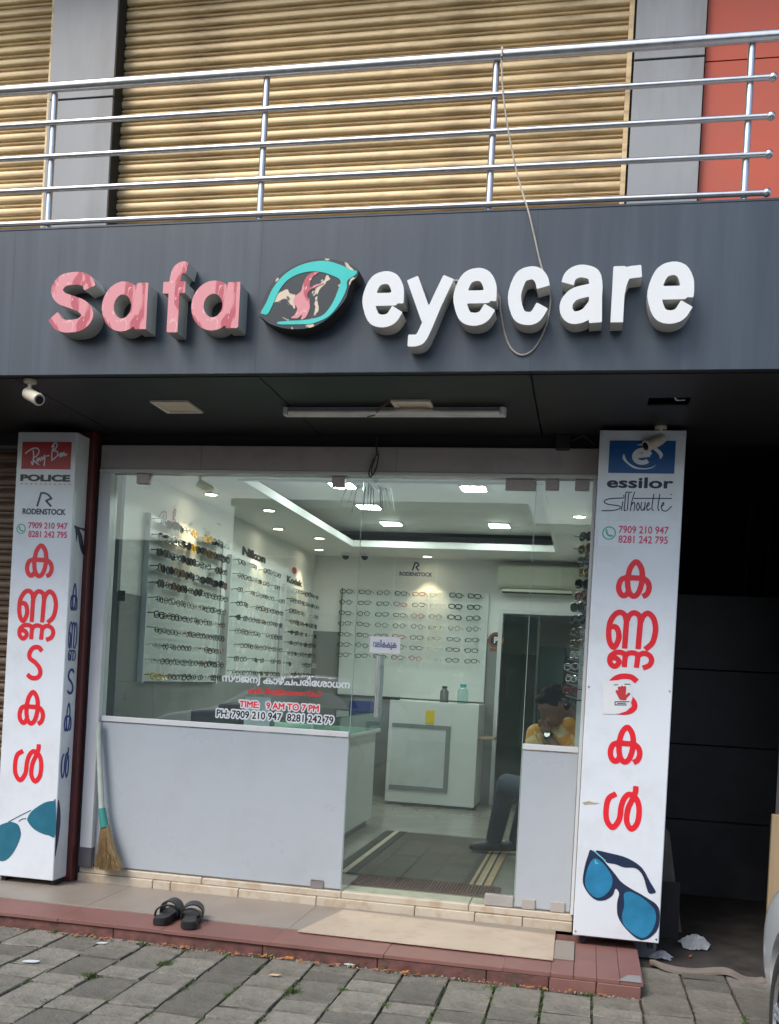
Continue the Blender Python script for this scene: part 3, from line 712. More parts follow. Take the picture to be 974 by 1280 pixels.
# ================================================================== sign letters on the fascia
PINKP = peel('peeling_pink', (.64, .24, .255), (.44, .065, .09), 5.0, .53, (.76, .44, .42), .66, 26, soft=.022)
LETW = M('letter_white', (.69, .70, .69), .35, var=.03, dirt=(.63, .60, .54), dscale=5, damt=.3)
RETW = M('letter_return', (.58, .57, .53), .4, var=.08, dirt=(.40, .38, .33), dscale=6, damt=.5)
RETG = M('letter_return_grey', (.50, .50, .46), .4, var=.12, dirt=(.33, .33, .29), dscale=6, damt=.5)
S_ = [[(1, .79), (.93, .92), (.75, .99), (.5, 1), (.22, .95), (.07, .77), (.2, .60), (.5, .51), (.82, .41), (.98, .23), (.82, .05), (.5, 0), (.2, .04), (0, .22)]]
A1 = [{'p': ell(.44, .5, .44, .5), 'line': True}, {'p': [(1, -.12), (1, 1.12)], 'line': True}]
F_ = [[(1.02, .985), (.80, 1), (.56, .94), (.46, .78), (.45, .6), (.45, -.10)], {'p': [(-.10, .66), (.98, .66)], 'line': True}]
E_ = [{'p': [(.05, .50), (.97, .50)], 'line': True}, [(.98, .40), (.985, .55), (.95, .76), (.78, .95), (.5, 1), (.2, .91), (.02, .62), (.02, .38), (.2, .08), (.5, 0), (.8, .06), (1.0, .27)]]
Y_ = [{'p': [(-.08, 1.07), (.46, .36)], 'line': True}, [(1.08, 1.07), (.72, .62), (.46, .24), (.30, .05), (.14, 0), (-.12, .0)]]
C_ = [[(1.0, .68), (.92, .85), (.75, .97), (.5, 1), (.18, .9), (0, .5), (.18, .1), (.5, 0), (.78, .05), (1.0, .28)]]
A2 = [[(.02, .74), (.1, .9), (.3, .99), (.55, 1), (.85, .92), (.95, .7), (.96, .4), (1.0, -.12)], [(.95, .60), (.6, .57), (.25, .50), (.04, .34), (.03, .16), (.18, .02), (.42, 0), (.7, .08), (.95, .30)]]
R_ = [{'p': [(0, 1.12), (0, -.13)], 'line': True}, [(.0, .50), (.14, .78), (.42, .955), (1.22, 1.0)]]
def letter(name, shape, bx, hw, face, ret, label, group, depth=.105):
    x0, x1, z0, z1 = bx
    t = empty('sign_letter', ((x0 + x1) / 2, 4.60, z0), label, 'sign letter', group)
    lp = strokes_loops(unit(shape, bx, hw, 10), hw, hw / 5)
    fill('return', lp, 4.60 - depth, depth - .001, ret, t, smooth=True)
    fill('face', lp, 4.60 - depth - .004, .0035, face, t)
    return t
G1 = 'pink letters of the shop sign'; G2 = 'white letters of the shop sign'
HP = .0318
letter('S', S_, (-2.759, -2.503, 3.129, 3.432), HP, PINKP, RETG, 'peeling pink capital letter S, first on the fascia', G1)
letter('a', A1, (-2.463, -2.221, 3.130, 3.378), HP, PINKP, RETG, 'peeling pink letter a between the S and the f', G1)
letter('f', F_, (-2.160, -1.995, 3.122, 3.468), .0285, PINKP, RETG, 'tall peeling pink letter f on the fascia', G1)
letter('a', A1, (-1.990, -1.743, 3.127, 3.370), HP, PINKP, RETG, 'peeling pink letter a beside the teal eye emblem', G1)
HW_ = .0298
letter('e', E_, (-1.133, -0.933, 3.128, 3.391), HW_, LETW, RETW, 'white letter e right after the teal eye emblem', G2)
letter('y', Y_, (-0.915, -0.713, 3.037, 3.364), .0275, LETW, RETW, 'white letter y with its tail hanging lowest', G2)
letter('e', E_, (-0.702, -0.501, 3.128, 3.394), HW_, LETW, RETW, 'white letter e between the y and the c', G2)
letter('c', C_, (-0.451, -0.263, 3.127, 3.394), HW_, LETW, RETW, 'white letter c with the hanging cord behind it', G2)
letter('a', A2, (-0.217, -0.024, 3.129, 3.394), .0285, LETW, RETW, 'white letter a between the c and the r', G2)
letter('r', R_, (0.013, 0.147, 3.131, 3.387), .0275, LETW, RETW, 'white letter r, second from the right end', G2)
letter('e', E_, (0.167, 0.368, 3.122, 3.397), HW_, LETW, RETW, 'white letter e at the right end of the sign', G2)
# eye emblem
em = empty('eye_emblem', (-1.42, 4.6, 3.15), 'black leaf shaped eye emblem with peeling teal outline and pink swirl', 'emblem')
eo = [tuple(p) for p in catmull([(-1.6517, 3.2134), (-1.6215, 3.2839), (-1.5880, 3.3482), (-1.5354, 3.4000), (-1.4639, 3.4392), (-1.3918, 3.4594), (-1.3130, 3.4611), (-1.2337, 3.4429), (-1.1784, 3.4191), (-1.1619, 3.4012), (-1.1697, 3.3694), (-1.1927, 3.3526), (-1.2056, 3.3151), (-1.2180, 3.2688), (-1.2571, 3.2171), (-1.3030, 3.1742), (-1.3618, 3.1419), (-1.4281, 3.1295), (-1.5080, 3.1338), (-1.5770, 3.1539), (-1.6220, 3.1831)], 5, True)]
fill('return', [eo], 4.502, .097, M('emblem_return', (.03, .03, .03), .4, var=.1), em, smooth=True)
fill('face', [eo], 4.498, .0035, peel('emblem_black', (.012, .017, .02), (.62, .50, .36), 7.0, .60, (.02, .025, .03), .7, st_=(1, 1, 1)), em)
TEAL = M('teal_vinyl', (.02, .50, .44), .3, var=.06, dirt=(.08, .55, .50), dscale=5, damt=.5)
fill('teal_outline', [[tuple(p) for p in catmull([(-1.6330, 3.2130), (-1.6078, 3.2599), (-1.5805, 3.3244), (-1.5285, 3.3880), (-1.4632, 3.4274), (-1.3911, 3.4476), (-1.3184, 3.4496), (-1.2448, 3.4269), (-1.1955, 3.4033), (-1.1713, 3.3986), (-1.1733, 3.3812), (-1.2108, 3.3548), (-1.2146, 3.3153), (-1.2357, 3.2633), (-1.2746, 3.2058), (-1.3151, 3.1744), (-1.3746, 3.1538), (-1.4232, 3.1512), (-1.4844, 3.1511), (-1.5399, 3.1532), (-1.5436, 3.1639), (-1.4854, 3.1688), (-1.4243, 3.1706), (-1.3638, 3.1783), (-1.3164, 3.1979), (-1.2772, 3.2526), (-1.2537, 3.3163), (-1.2468, 3.3558), (-1.2842, 3.3784), (-1.3397, 3.3975), (-1.4007, 3.4021), (-1.4611, 3.3891), (-1.5145, 3.3581), (-1.5516, 3.3059), (-1.5761, 3.2473), (-1.5984, 3.2034), (-1.6232, 3.2039)], 5, True)]], 4.4955, .0022, TEAL, em)
fill('swirl', [[tuple(p) for p in catmull([(-1.3531, 3.3973), (-1.3882, 3.3959), (-1.4174, 3.3732), (-1.4307, 3.3383), (-1.4382, 3.3091), (-1.4644, 3.2862), (-1.4732, 3.2569), (-1.4519, 3.2270), (-1.4625, 3.1978), (-1.4801, 3.1834), (-1.4493, 3.1799), (-1.4258, 3.1971), (-1.4306, 3.1737), (-1.4068, 3.1850), (-1.3908, 3.2257), (-1.3931, 3.2669), (-1.4063, 3.2848), (-1.3956, 3.3110), (-1.3602, 3.3306), (-1.3259, 3.3450), (-1.3638, 3.3395), (-1.3935, 3.3268), (-1.3947, 3.3491), (-1.3811, 3.3781)], 5, True)]], 4.4955, .0022, PINKP, em)

# ================================================================== glazed shop front
PANE = glass('clear_glass', (.89, .95, .93), f0=.055, haze=.015)
FROST = M('frosted_film', (.42, .455, .485), .28, var=.04, scale=1.5, spec=.5, dirt=(.36, .38, .39), dscale=3, damt=.5)
PATCH = M('brushed_patch', (.36, .31, .29), .38, metal=.6, var=.1, scale=30)
fr = empty('door_frame', (-1.55, 5.84, .175), 'white aluminium frame and grey header round the glass shop front', 'frame')
box('frame_post', -3.133, -3.050, 5.80, 5.90, .176, 2.705, ALU, fr, .003)
box('post_base', -3.136, -3.047, 5.797, 5.903, .1755, .30, M('post_base_grey', (.10, .10, .11), .4), fr, .002)
box('frame_post', -.030, -.010, 5.80, 5.90, .176, 2.705, ALU, fr, .003)
box('header', -3.133, -.010, 5.805, 5.90, 2.728, 2.880, HEADER, fr, .003)
box('header_trim', -3.133, -.010, 5.797, 5.90, 2.7055, 2.7275, ALU, fr, .003)
for x in (-2.45, -1.2): box('header_joint', x, x + .0015, 5.8042, 5.8052, 2.73, 2.878, BLACK, fr)
dx0, dx1 = -1.405, -.360
def patch(x0, x1, z0, z1, parent, mat=PATCH, name='patch_fitting'):
    return box(name, x0, x1, 5.826, 5.866, z0, z1, mat, parent, .003)
LG = empty('glass_panel', (-2.23, 5.845, .176), 'wide fixed glass panel with frosted lower half left of the door', 'glass panel', 'fixed glass panels')
box('pane', -3.048, dx0 - .004, 5.842, 5.852, .177, 2.704, PANE, LG)
box('frosted_sheet', -3.046, dx0 - .006, 5.8385, 5.8412, .178, 1.108, FROST, LG)
box('base_seal', -3.046, dx0 - .006, 5.8355, 5.8383, .1765, .186, M('seal_grime', (.14, .12, .10), .8, var=.3, scale=12), LG)
box('mid_rail', -3.048, dx0 - .004, 5.828, 5.866, 1.112, 1.146, ALU, LG, .003)
patch(*(-2.890, -2.803, 2.633, 2.704)[:2], 2.64, 2.704, LG); patch(*(-1.601, -1.520, 2.632, 2.701)[:2], 2.64, 2.704, LG)
o = patch(*(-1.599, -1.519, 0.170, 0.224)[:2], .178, .228, LG, M('chrome', (.5, .5, .5), .12, metal=1)); 
box('switch_plate', *(-2.990, -2.940, 1.888, 1.955)[:2], 5.853, 5.858, *(-2.990, -2.940, 1.888, 1.955)[2:], BLACK, LG, .001)
RG = empty('glass_panel', (-.19, 5.845, .176), 'narrow fixed glass panel with frosted lower half right of the door', 'glass panel', 'fixed glass panels')
box('pane', dx1 + .004, -.032, 5.842, 5.852, .177, 2.704, PANE, RG)
box('frosted_sheet', dx1 + .006, -.034, 5.8385, 5.8412, .178, 1.108, FROST, RG)
box('base_seal', dx1 + .006, -.034, 5.8355, 5.8383, .1765, .186, M('seal_grime'), RG)
box('mid_rail', dx1 + .005, -.032, 5.828, 5.866, 1.112, 1.146, ALU, RG, .003)
for q in ((-0.305, -0.226, 2.633, 2.694), (-0.134, -0.051, 2.636, 2.697)): patch(q[0], q[1], 2.642, 2.704, RG)
for q in ((-0.311, -0.233, 0.163, 0.219), (-0.144, -0.062, 0.166, 0.221)): patch(q[0], q[1], .178, .238, RG, M('patch_tan', (.40, .37, .33), .4, var=.08))
DR = empty('glass_door', (-.88, 5.845, .176), 'frameless glass door with a long steel pull handle', 'door')
box('pane', dx0, dx1, 5.842, 5.852, .181, 2.700, PANE, DR)
EDG = M('glass_edge_highlight', (.42, .55, .50), .15, var=.05)  # pale green painted in for the highlight lines along the door edges
for x in (dx0 - .0032, dx1 + .0004): box('pane_edge_highlight', x, x + .0026, 5.8415, 5.8525, .181, 2.700, EDG, DR)
q = (-0.539, -0.351, 2.626, 2.696); patch(q[0], dx1 - .002, 2.637, 2.701, DR)
patch(-.53, dx1 - .002, .179, .245, DR, M('patch_steel', (.50, .48, .46), .3, metal=.5))
hx = -1.240
for y in (5.795, 5.90):
    hd = tube('pull_handle', [(hx, y, 1.249), (hx, y, 1.617)], .0135, STEEL, DR, 12)
    for z in (1.307, 1.559): tube('standoff', [(hx, y, z), (hx, 5.847, z)], .008, STEEL, hd, 8)
fc = (-1.310, -1.124, 1.636, 1.736)
stk = box('pull_sticker', *fc[:2], 5.8395, 5.8415, *fc[2:], M('sticker_white'), DR)
txt('വലികകുക', (fc[0] + .02, fc[1] - .02, fc[2] + .022, fc[3] - .018), 5.838, ROYAL, stk, 0.012)
# lettering on the left pane
GY = 5.8405
def two(text, bx, m1, m2, off, halo):
    o = fill('window_lettering', fit(font_loops(text, off + halo), *bx), GY - .0002, .0008, m2, LG)
    A0 = np.array([p for l in font_loops(text, off + halo) for p in l]); A1_ = np.array([p for l in font_loops(text, off) for p in l])
    a, b = A0.min(0), A0.max(0); c, d = A1_.min(0), A1_.max(0)
    sx = (bx[1] - bx[0]) / (b[0] - a[0]); sz = (bx[3] - bx[2]) / (b[1] - a[1])
    inner = (bx[0] + (c[0] - a[0]) * sx, bx[0] + (d[0] - a[0]) * sx, bx[2] + (c[1] - a[1]) * sz, bx[2] + (d[1] - a[1]) * sz)
    fill('lettering_core', fit(font_loops(text, off), *inner), GY - .0012, .0008, m1, o)
zt_ = lambda z0, z1, x0, x1: (x0, x1, z0, z1)
fill('window_lettering', fit(font_loops('സൗജനJ കാഴ്ചപരിേശാധന', .03), -2.247, -1.420, 1.396, 1.464), GY, .0008, WHITE, LG)
fill('window_lettering', fit(font_loops('കമ്പ്യൂട്ടൈറസ്ഡ്', .02), -2.072, -1.598, 1.338, 1.385), GY, .0008, RED, LG)
two('TIME:   9 AM TO 7 PM', (-2.130, -1.601, 1.247, 1.305), RED, WHITE, .03, .14)
two('PH: 7909 210 947', (-2.278, -1.837, 1.178, 1.243), INK, WHITE, .02, .14)
two('8281 242 79', (-1.817, -1.504, 1.178, 1.243), INK, WHITE, .02, .14)

# ================================================================== things under the soffit and on the fascia
DIFF = M('unlit_diffuser', (.80, .68, .50), .5, var=.06); FRB = M('beige_frame', (.78, .70, .58), .5)
for (x0, x1, y0, y1), lb in (((-2.455, -2.235, 5.06, 5.29), 'unlit square ceiling light in the soffit, left of the tube light'), ((-1.095, -.885, 5.06, 5.29), 'unlit square ceiling light in the soffit above the tube light')):
    t = empty('ceiling_light', ((x0 + x1) / 2, (y0 + y1) / 2, SZ), lb, 'ceiling light', 'square soffit lights')
    bm = bmesh.new()
    for q in ((x0, x1, y0, y0 + .028), (x0, x1, y1 - .028, y1), (x0, x0 + .028, y0 + .028, y1 - .028), (x1 - .028, x1, y0 + .028, y1 - .028)): bm_box(bm, *q, SZ - .012, SZ - .0005)
    bmobj('frame', bm, FRB, t); box('diffuser', x0 + .029, x1 - .029, y0 + .029, y1 - .029, SZ - .006, SZ - .001, DIFF, t)
tl = empty('tube_light', (-1.11, 5.2, SZ), 'long unlit white tube light fixture under the black soffit', 'tube light')
box('batten', -1.72, -.50, 5.195, 5.235, SZ - .048, SZ - .0005, M('batten_white', (.78, .76, .73), .4, dirt=(.5, .46, .42), dscale=4, damt=.5), tl, .004)
tube('tube', [(-1.69, 5.176, SZ - .035), (-.53, 5.176, SZ - .035)], .013, M('tube_glass', (.85, .84, .80), .2), tl, 10)
for x in (-1.715, -.528): box('tube_holder', x, x + .022, 5.155, 5.1945, SZ - .055, SZ - .01, M('batten_white'), tl, .003)
tube('cable', [(-1.10, 5.08, SZ - .002), (-1.16, 5.13, SZ - .022), (-1.21, 5.19, SZ - .05), (-1.25, 5.21, SZ - .05)], .004, M('cable_brown', (.16, .08, .04), .5), tl, 6)
CCW = M('camera_cream', (.62, .55, .43), .4, var=.06, dirt=(.42, .34, .24), dscale=18, damt=.5)
def cctv(x, y, d, label):
    t = empty('security_camera', (x, y, SZ), label, 'security camera', 'bullet security cameras')
    d = Vector(d).normalized(); c = Vector((x, y, SZ - .075)) + d * .02
    bm = bmesh.new(); bm_cyl(bm, (x, y, SZ - .0085), (0, 0, 1), .033, .016, 20); bmobj('mount_plate', bm, CCW, t, smooth=True, autosmooth=R(40))
    tube('arm', [(x, y, SZ - .015), (x, y, SZ - .045), tuple(c - d * .01)], .011, CCW, t, 10)
    bm = bmesh.new(); bm_cyl(bm, c + d * .02, d, .032, .115, 20); bd_ = bmobj('housing', bm, CCW, t, smooth=True, autosmooth=R(40))
    bm = bmesh.new(); bm_cyl(bm, c + d * .075, d, .034, .012, 20, .031); bmobj('bezel', bm, CCW, bd_, smooth=True, autosmooth=R(40))
    bm = bmesh.new(); bm_cyl(bm, c + d * .083, d, .022, .004, 20); bmobj('lens', bm, M('lens_black', (.01, .01, .012), .1), bd_, smooth=True, autosmooth=R(40))
x, y = (-2.957, 4.686); cctv(x, y, (.85, -.40, -.42), 'cream security camera under the soffit at the left end')
x, y = (0.318, 5.590); cctv(x, y, (-.75, -.45, -.45), 'cream security camera hanging over the blue eye logo sign')
t = empty('junction_box', (-.10, 5.80, SZ), 'small black junction box with cable above the header corner', 'junction box')
box('case', -0.256, -0.174, 5.76, 5.82, 2.865, 2.952, BLACK, t, .005)
tube('cable', [(-.17, 5.80, 2.92), (-.10, 5.78, 2.95), (-.03, 5.80, 2.90), (-.06, 5.80, 2.885)], .007, BLACK, t, 6)
wr = empty('hanging_cable', (-1.326, 5.79, 2.95), 'dark coiled cable loop hanging in front of the grey header', 'cable')
bx_ = -1.326
tube('cable_loop', catmull([(bx_, 5.79, 2.952), (bx_ + .003, 5.785, 2.87), (bx_ + .018, 5.78, 2.83), (bx_ + .012, 5.775, 2.75), (bx_ - .02, 5.775, 2.69), (bx_ - .032, 5.775, 2.72), (bx_ - .012, 5.777, 2.79), (bx_ + .012, 5.78, 2.83)], 5), .0042, M('cable_dark', (.03, .033, .03), .5), wr, 6)
tube('cable_tail', catmull([(bx_ + .006, 5.788, 2.87), (bx_ + .002, 5.777, 2.81), (bx_ - .018, 5.775, 2.74), (bx_ - .012, 5.775, 2.70)], 5), .0038, M('cable_dark'), wr, 6)
ROPE = M('old_cord', (.42, .37, .30), .8, var=.2, scale=30)
rp = empty('dangling_rope', (-.56, 4.58, 3.7), 'thin beige rope dangling from the top rail behind the letter c', 'rope')
cp = [(-0.5554, 4.4325), (-0.5393, 4.2740), (-0.4982, 4.0656), (-0.4424, 3.8573), (-0.3894, 3.6985), (-0.3533, 3.5744)]
pts = [(p[0], 4.628 if p[1] > 3.72 else 4.585, p[1]) for p in cp]
cp2 = [(-0.3513, 3.5630), (-0.3244, 3.4698), (-0.2938, 3.3767), (-0.2634, 3.2838), (-0.2783, 3.1552), (-0.3241, 3.0563), (-0.3810, 3.0238), (-0.4344, 3.0578), (-0.4680, 3.1325), (-0.4920, 3.2333), (-0.5072, 3.3081), (-0.5924, 3.3662), (-0.7248, 3.3809)]
tube('cord', catmull(pts + [(p[0], 4.592, p[1]) for p in cp2[1:]], 5), .0042, ROPE, rp, 6)
tube('knot', catmull([(p[0] + a, 4.60 + b, zr[0] + c) for p, a, b, c in ((cp[0], 0, .024, -.03), (cp[0], 0, .03, .01), (cp[0], -.004, .06, .034), (cp[0], -.008, .09, .0), (cp[0], -.004, .06, -.034), (cp[0], .002, .03, -.02))], 4), .005, ROPE, rp, 6)

# ================================================================== things on the step and in the passage
def sandal(loc, rot, label, mirror=1):
    t = empty('sandal', loc, label, 'sandal', 'black rubber sandals'); t.rotation_euler = (0, 0, rot); t.scale = (1.16, 1.12, 1.16)
    RUB = M('black_rubber', (.016, .017, .018), .42, var=.2, scale=20, bump=.1, bscale=150); FB = M('footbed_grey', (.035, .036, .038), .5, var=.25, scale=25, bump=.2, bscale=200)
    out = [tuple(p) for p in catmull([(mirror * a, b) for a, b in ((0, 0), (.03, .008), (.041, .045), (.038, .10), (.045, .17), (.050, .215), (.035, .258), (.005, .272), (-.030, .262), (-.044, .22), (-.040, .16), (-.030, .10), (-.036, .045), (-.026, .008))], 4, True)]
    def plate(nm, pts, z0, z1, m, par):
        n = len(pts); v = [(a, b, z0) for a, b in pts] + [(a, b, z1) for a, b in pts]
        bm = bmesh.new(); vs = [bm.verts.new(p) for p in v]; bm.faces.new(vs[:n]); bm.faces.new(vs[n:])
        for i in range(n): bm.faces.new((vs[i], vs[(i + 1) % n], vs[n + (i + 1) % n], vs[n + i]))
        bmesh.ops.recalc_face_normals(bm, faces=bm.faces)
        es = [e for e in bm.edges if abs(e.verts[0].co.z - e.verts[1].co.z) < 1e-6]
        bmesh.ops.bevel(bm, geom=es, offset=.004, segments=2, affect='EDGES')
        return bmobj(nm, bm, m, par, raw=True, smooth=True, autosmooth=R(45))
    so = plate('sole', out, .001, .032, RUB, t)
    plate('footbed', [(a * .84, .012 + b * .92) for a, b in out], .0315, .0365, FB, so)
    def strap(y, wd, hgt, name, tw=0.0):
        bm = bmesh.new(); rows = []
        n = 14
        for k in range(n + 1):
            a = math.pi * k / n
            x = -.049 * math.cos(a); z = .020 + hgt * math.sin(a) ** .75
            rows.append([bm.verts.new((x * (1 + e * .07), y + s_ * wd / 2 + tw * math.cos(a), z + e * .006)) for s_, e in ((-1, 0), (1, 0), (1, 1), (-1, 1))])
        for a, b in zip(rows[:-1], rows[1:]):
            for q in range(4): bm.faces.new((a[q], a[(q + 1) % 4], b[(q + 1) % 4], b[q]))
        bmesh.ops.recalc_face_normals(bm, faces=bm.faces)
        bmobj(name, bm, RUB, t, raw=True, smooth=True, autosmooth=R(40))
    strap(.185, .085, .062, 'strap', .012 * mirror); strap(.115, .022, .050, 'strap', -.02 * mirror)
    return t
sandal((-2.215, 5.00, .0765), R(3), 'black rubber sandal nearest the broom on the red step', 1)
sandal((-2.03, 4.985, .0765), R(17), 'black rubber sandal turned outward, right one of the pair', -1)
br = empty('broom', (-2.910, 5.79, .176), 'grass broom with pale green handle leaning in the corner', 'broom')
c0, c1, c2, c3 = (-3.038, 1.104), (-2.978, 0.553), (-2.948, 0.446), (-2.875, 0.173)
tube('handle', [(c0[0], 5.79, c0[1]), (c0[0] + .002, 5.785, (c0[1] + c1[1]) / 2 + .2), (c1[0], 5.772, c1[1])], [.0165, .0175, .0185], M('pale_green_plastic', (.46, .52, .46), .45, var=.1, dirt=(.38, .42, .36), dscale=10), br, 12)
tube('collar', [(c1[0], 5.772, c1[1] + .01), (c2[0], 5.765, c2[1])], [.022, .027], M('teal_sleeve', (.04, .24, .20), .4, var=.15), br, 12)
bm = bmesh.new(); r3 = random.Random(5)
for k in range(420):
    a, b = r3.uniform(-1, 1), r3.uniform(-1, 1)
    p0 = Vector((c2[0] + a * .020, 5.765 + b * .012, c2[1] + .02)); bot = Vector((c3[0] - .02 + a * .088 + .012 * r3.uniform(-1, 1), 5.735 + b * .035, .1775 + r3.uniform(0, .018) + abs(a) * .008))
    pm = p0.lerp(bot, .5) + Vector((a * -.012 + r3.uniform(-.006, .006), r3.uniform(-.006, .006), 0))
    bot.y = max(bot.y, 5.70)
    bm_tube(bm, [p0, pm, bot], [.0022, .0020, .0011], 3, cap=False)
o = bmobj('bristles', bm, M('straw', (.36, .25, .12), .8, var=.3, scale=40), br); 
def crumple(name, c, s, label, seed, mat):
    """A crumpled sheet: a folded grid with sharp random creases, given thickness."""
    bm = bmesh.new(); r_ = random.Random(seed); n = 16
    cr = [(r_.uniform(0, 6.28), r_.uniform(-.6, .6), r_.uniform(.3, 1.0)) for _ in range(9)]
    edge = [r_.uniform(.75, 1.1) for _ in range(12)]
    def P(i, j):
        u, v = i / n * 2 - 1, j / n * 2 - 1
        h = sum(abs(u * math.cos(a) + v * math.sin(a) - o_) * k for a, o_, k in cr) / 5
        a = math.atan2(v, u); e_ = edge[int((a + math.pi) / 6.2833 * 11.99)]
        rr_ = math.hypot(u, v)
        sq = max(abs(u), abs(v)) / (rr_ + 1e-6)
        return Vector((u * sq * e_ * s[0], v * sq * e_ * s[1], (1.15 - h + r_.uniform(-.10, .10)) * s[2] * (1 - .55 * rr_ ** 2)))
    g_ = [[bm.verts.new(P(i, j)) for j in range(n + 1)] for i in range(n + 1)]
    for i in range(n):
        for j in range(n): bm.faces.new((g_[i][j], g_[i + 1][j], g_[i + 1][j + 1], g_[i][j + 1]))
    z0 = min(v.co.z for v in bm.verts)
    bmesh.ops.solidify(bm, geom=bm.faces[:], thickness=.0012)
    bmesh.ops.translate(bm, verts=bm.verts, vec=Vector(c) - Vector((0, 0, z0 - .002)))
    return tag(bmobj(name, bm, mat), label, 'litter', 'crumpled white litter')
PAPER = M('crumpled_paper', (.62, .64, .66), .7, var=.1)
pa, pb_ = (0.702, 6.064), (0.483, 5.748)
crumple('crumpled_paper', (pa[0], pa[1], -.005), (.10, .085, .085), 'larger crumpled white paper on the dark passage floor', 1, PAPER)
crumple('crumpled_paper', (pb_[0], pb_[1], -.004), (.065, .06, .05), 'small crumpled white paper beside the step end', 5, PAPER)
WOODG = M('grey_wood', (.13, .11, .09), .8, var=.3, scale=8, stretch=(6, 6, .6), bump=.2); 
pl = prism('leaning_plank', [(0, 0), (.075, 0), (.075, .62), (.04, .66), (0, .64)], 0, .028, WOODG); tag(pl, 'weathered grey plank leaning in the dark passage', 'plank')
q = (0.609, 6.371); pl.location = (q[0] - .03, q[1], -.004); pl.rotation_euler = (R(-12), R(-9), 0)
pl = prism('leaning_plank', [(0, 0), (.12, 0), (.12, .34), (0, .34)], 0, .022, M('dark_wood', (.025, .021, .019), .8, var=.3)); tag(pl, 'short dark board behind the tall right sign', 'plank')
pl.location = (.50, 6.22, -.004); pl.rotation_euler = (R(-10), 0, 0)
bd2 = box('timber_board', 1.072, 1.072 + .16, 5.95, 5.985, -.004, 0.829, M('tan_timber', (.36, .26, .15), .6, var=.15, scale=5, stretch=(8, 8, .5)), bevel=.003)
tag(bd2, 'tan timber board standing against the right pillar', 'board')
cp = [(0.413, 5.589), (0.482, 5.492), (0.641, 5.510), (0.795, 5.525), (0.887, 5.459), (0.986, 5.455)]
sp = catmull([(a, b, 0) for a, b in cp], 5)
bm = bmesh.new(); rows = []
for k, p in enumerate(sp):
    wd = .045 * min(1, .25 + k / 8); hz = .012 + .010 * math.sin(k * .5)
    rows.append([bm.verts.new((p[0], p[1] - wd * .5, hz - .012)), bm.verts.new((p[0], p[1] - wd * .5, hz + .002)), bm.verts.new((p[0], p[1] + wd, hz + .010)), bm.verts.new((p[0], p[1] + wd, hz - .004))])
for a, b in zip(rows[:-1], rows[1:]):
    for q in range(4): bm.faces.new((a[q], a[(q + 1) % 4], b[(q + 1) % 4], b[q]))
bm.faces.new(rows[0]); bm.faces.new(rows[-1]); bmesh.ops.recalc_face_normals(bm, faces=bm.faces)
tag(bmobj('rubber_strip', bm, M('rubber_strip', (.20, .165, .14), .8, var=.2), smooth=True, autosmooth=R(40)), 'flat brown rubber strip lying along the passage edge', 'strip')

# ================================================================== shop interior (setting)
FZ, LC, HC, BY = .175, 2.80, 2.91, 10.62
IWH = M('interior_white', (.68, .68, .66), .5, var=.02, scale=2)
DADO = M('dado_tile', (.22, .225, .22), .3, var=.06, scale=3)
CEIL = M('ceiling_white', (.72, .71, .68), .6, var=.02)
FLOOR = M('floor_tile', (.27, .255, .215), .2, var=.1, scale=3)
f_ = box('shop_floor', -3.085, .0, 6.021, 12.9, .02, FZ - .001, FLOOR); tag(f_, 'beige polished floor inside the shop', kind='structure')
lw = empty('shop_left_wall', (-3.08, 8.3, FZ), 'white inner left wall with grey tiled lower part', kind='structure')
box('upper_lining', -3.0845, -3.062, 6.022, BY, 1.96, 3.05, IWH, lw)
y = 6.022
while y < BY - .1:
    for z0, z1 in ((FZ, .77), (.77, 1.365), (1.365, 1.96)):
        box('dado_tile', -3.0845, -3.060, y + .001, min(y + .6, BY) - .001, z0 + .001, z1 - .001, DADO, lw)
    y += .6
bw = empty('shop_back_wall', (-1.5, BY, FZ), 'white inner back wall with grey tiled lower part', kind='structure')
OX0, OX1, OZ = -.93, -.06, 2.24      # opening to the back room
box('upper_lining', -3.084, OX0, BY, BY + .1, 1.96, 3.05, IWH, bw); box('lintel', OX0, .0, BY, BY + .1, OZ, 3.05, IWH, bw)
x = -3.084
while x < OX0 - .05:
    for z0, z1 in ((FZ, .77), (.77, 1.365), (1.365, 1.96)):
        box('dado_tile', x + .001, min(x + .6, OX0) - .001, BY - .002, BY + .1, z0 + .001, z1 - .001, DADO, bw)
    x += .6
for a in ((OX0 - .045, OX0 - .002, BY - .014, BY - .0025, FZ, OZ + .04), (OX0 - .002, -.002, BY - .014, BY - .0005, OZ, OZ + .04)): box('door_trim', *a, ALU, bw)
cl = empty('shop_ceiling', (-1.5, 8.3, LC), 'white dropped ceiling with raised centre', kind='structure')
CX0, CX1, CY0, CY1 = -2.40, -.38, 6.45, 9.65
for a in ((-3.062, CX0, 6.022, BY), (CX1, -.001, 6.022, BY), (CX0, CX1, 6.022, CY0), (CX0, CX1, CY1, BY)):
    box('border', *a, LC, LC + .05, CEIL, cl)
for a in ((CX0 - .03, CX1 + .03, CY0 - .03, CY0 - .001), (CX0 - .03, CX1 + .03, CY1 + .001, CY1 + .03), (CX0 - .03, CX0 - .001, CY0, CY1), (CX1 + .001, CX1 + .03, CY0, CY1)):
    box('cove_lip', *a, LC - .012, LC - .0005, CEIL, cl)
box('raised_centre', CX0 - .2, CX1 + .2, CY0 - .2, CY1 + .2, HC + .06, HC + .10, CEIL, cl)
box('right_lining', -.0225, -.001, 6.022, BY, FZ, LC, IWH, cl).name = 'right_lining'
br_ = empty('back_room', (-.5, 12, FZ), 'dim back room seen through the doorway', kind='structure')
box('end_wall', -1.6, .0, 11.7, 11.8, FZ, 1.84, DADO, br_); box('end_wall', -1.6, .0, 11.7, 11.8, 1.84, 3.05, IWH, br_)
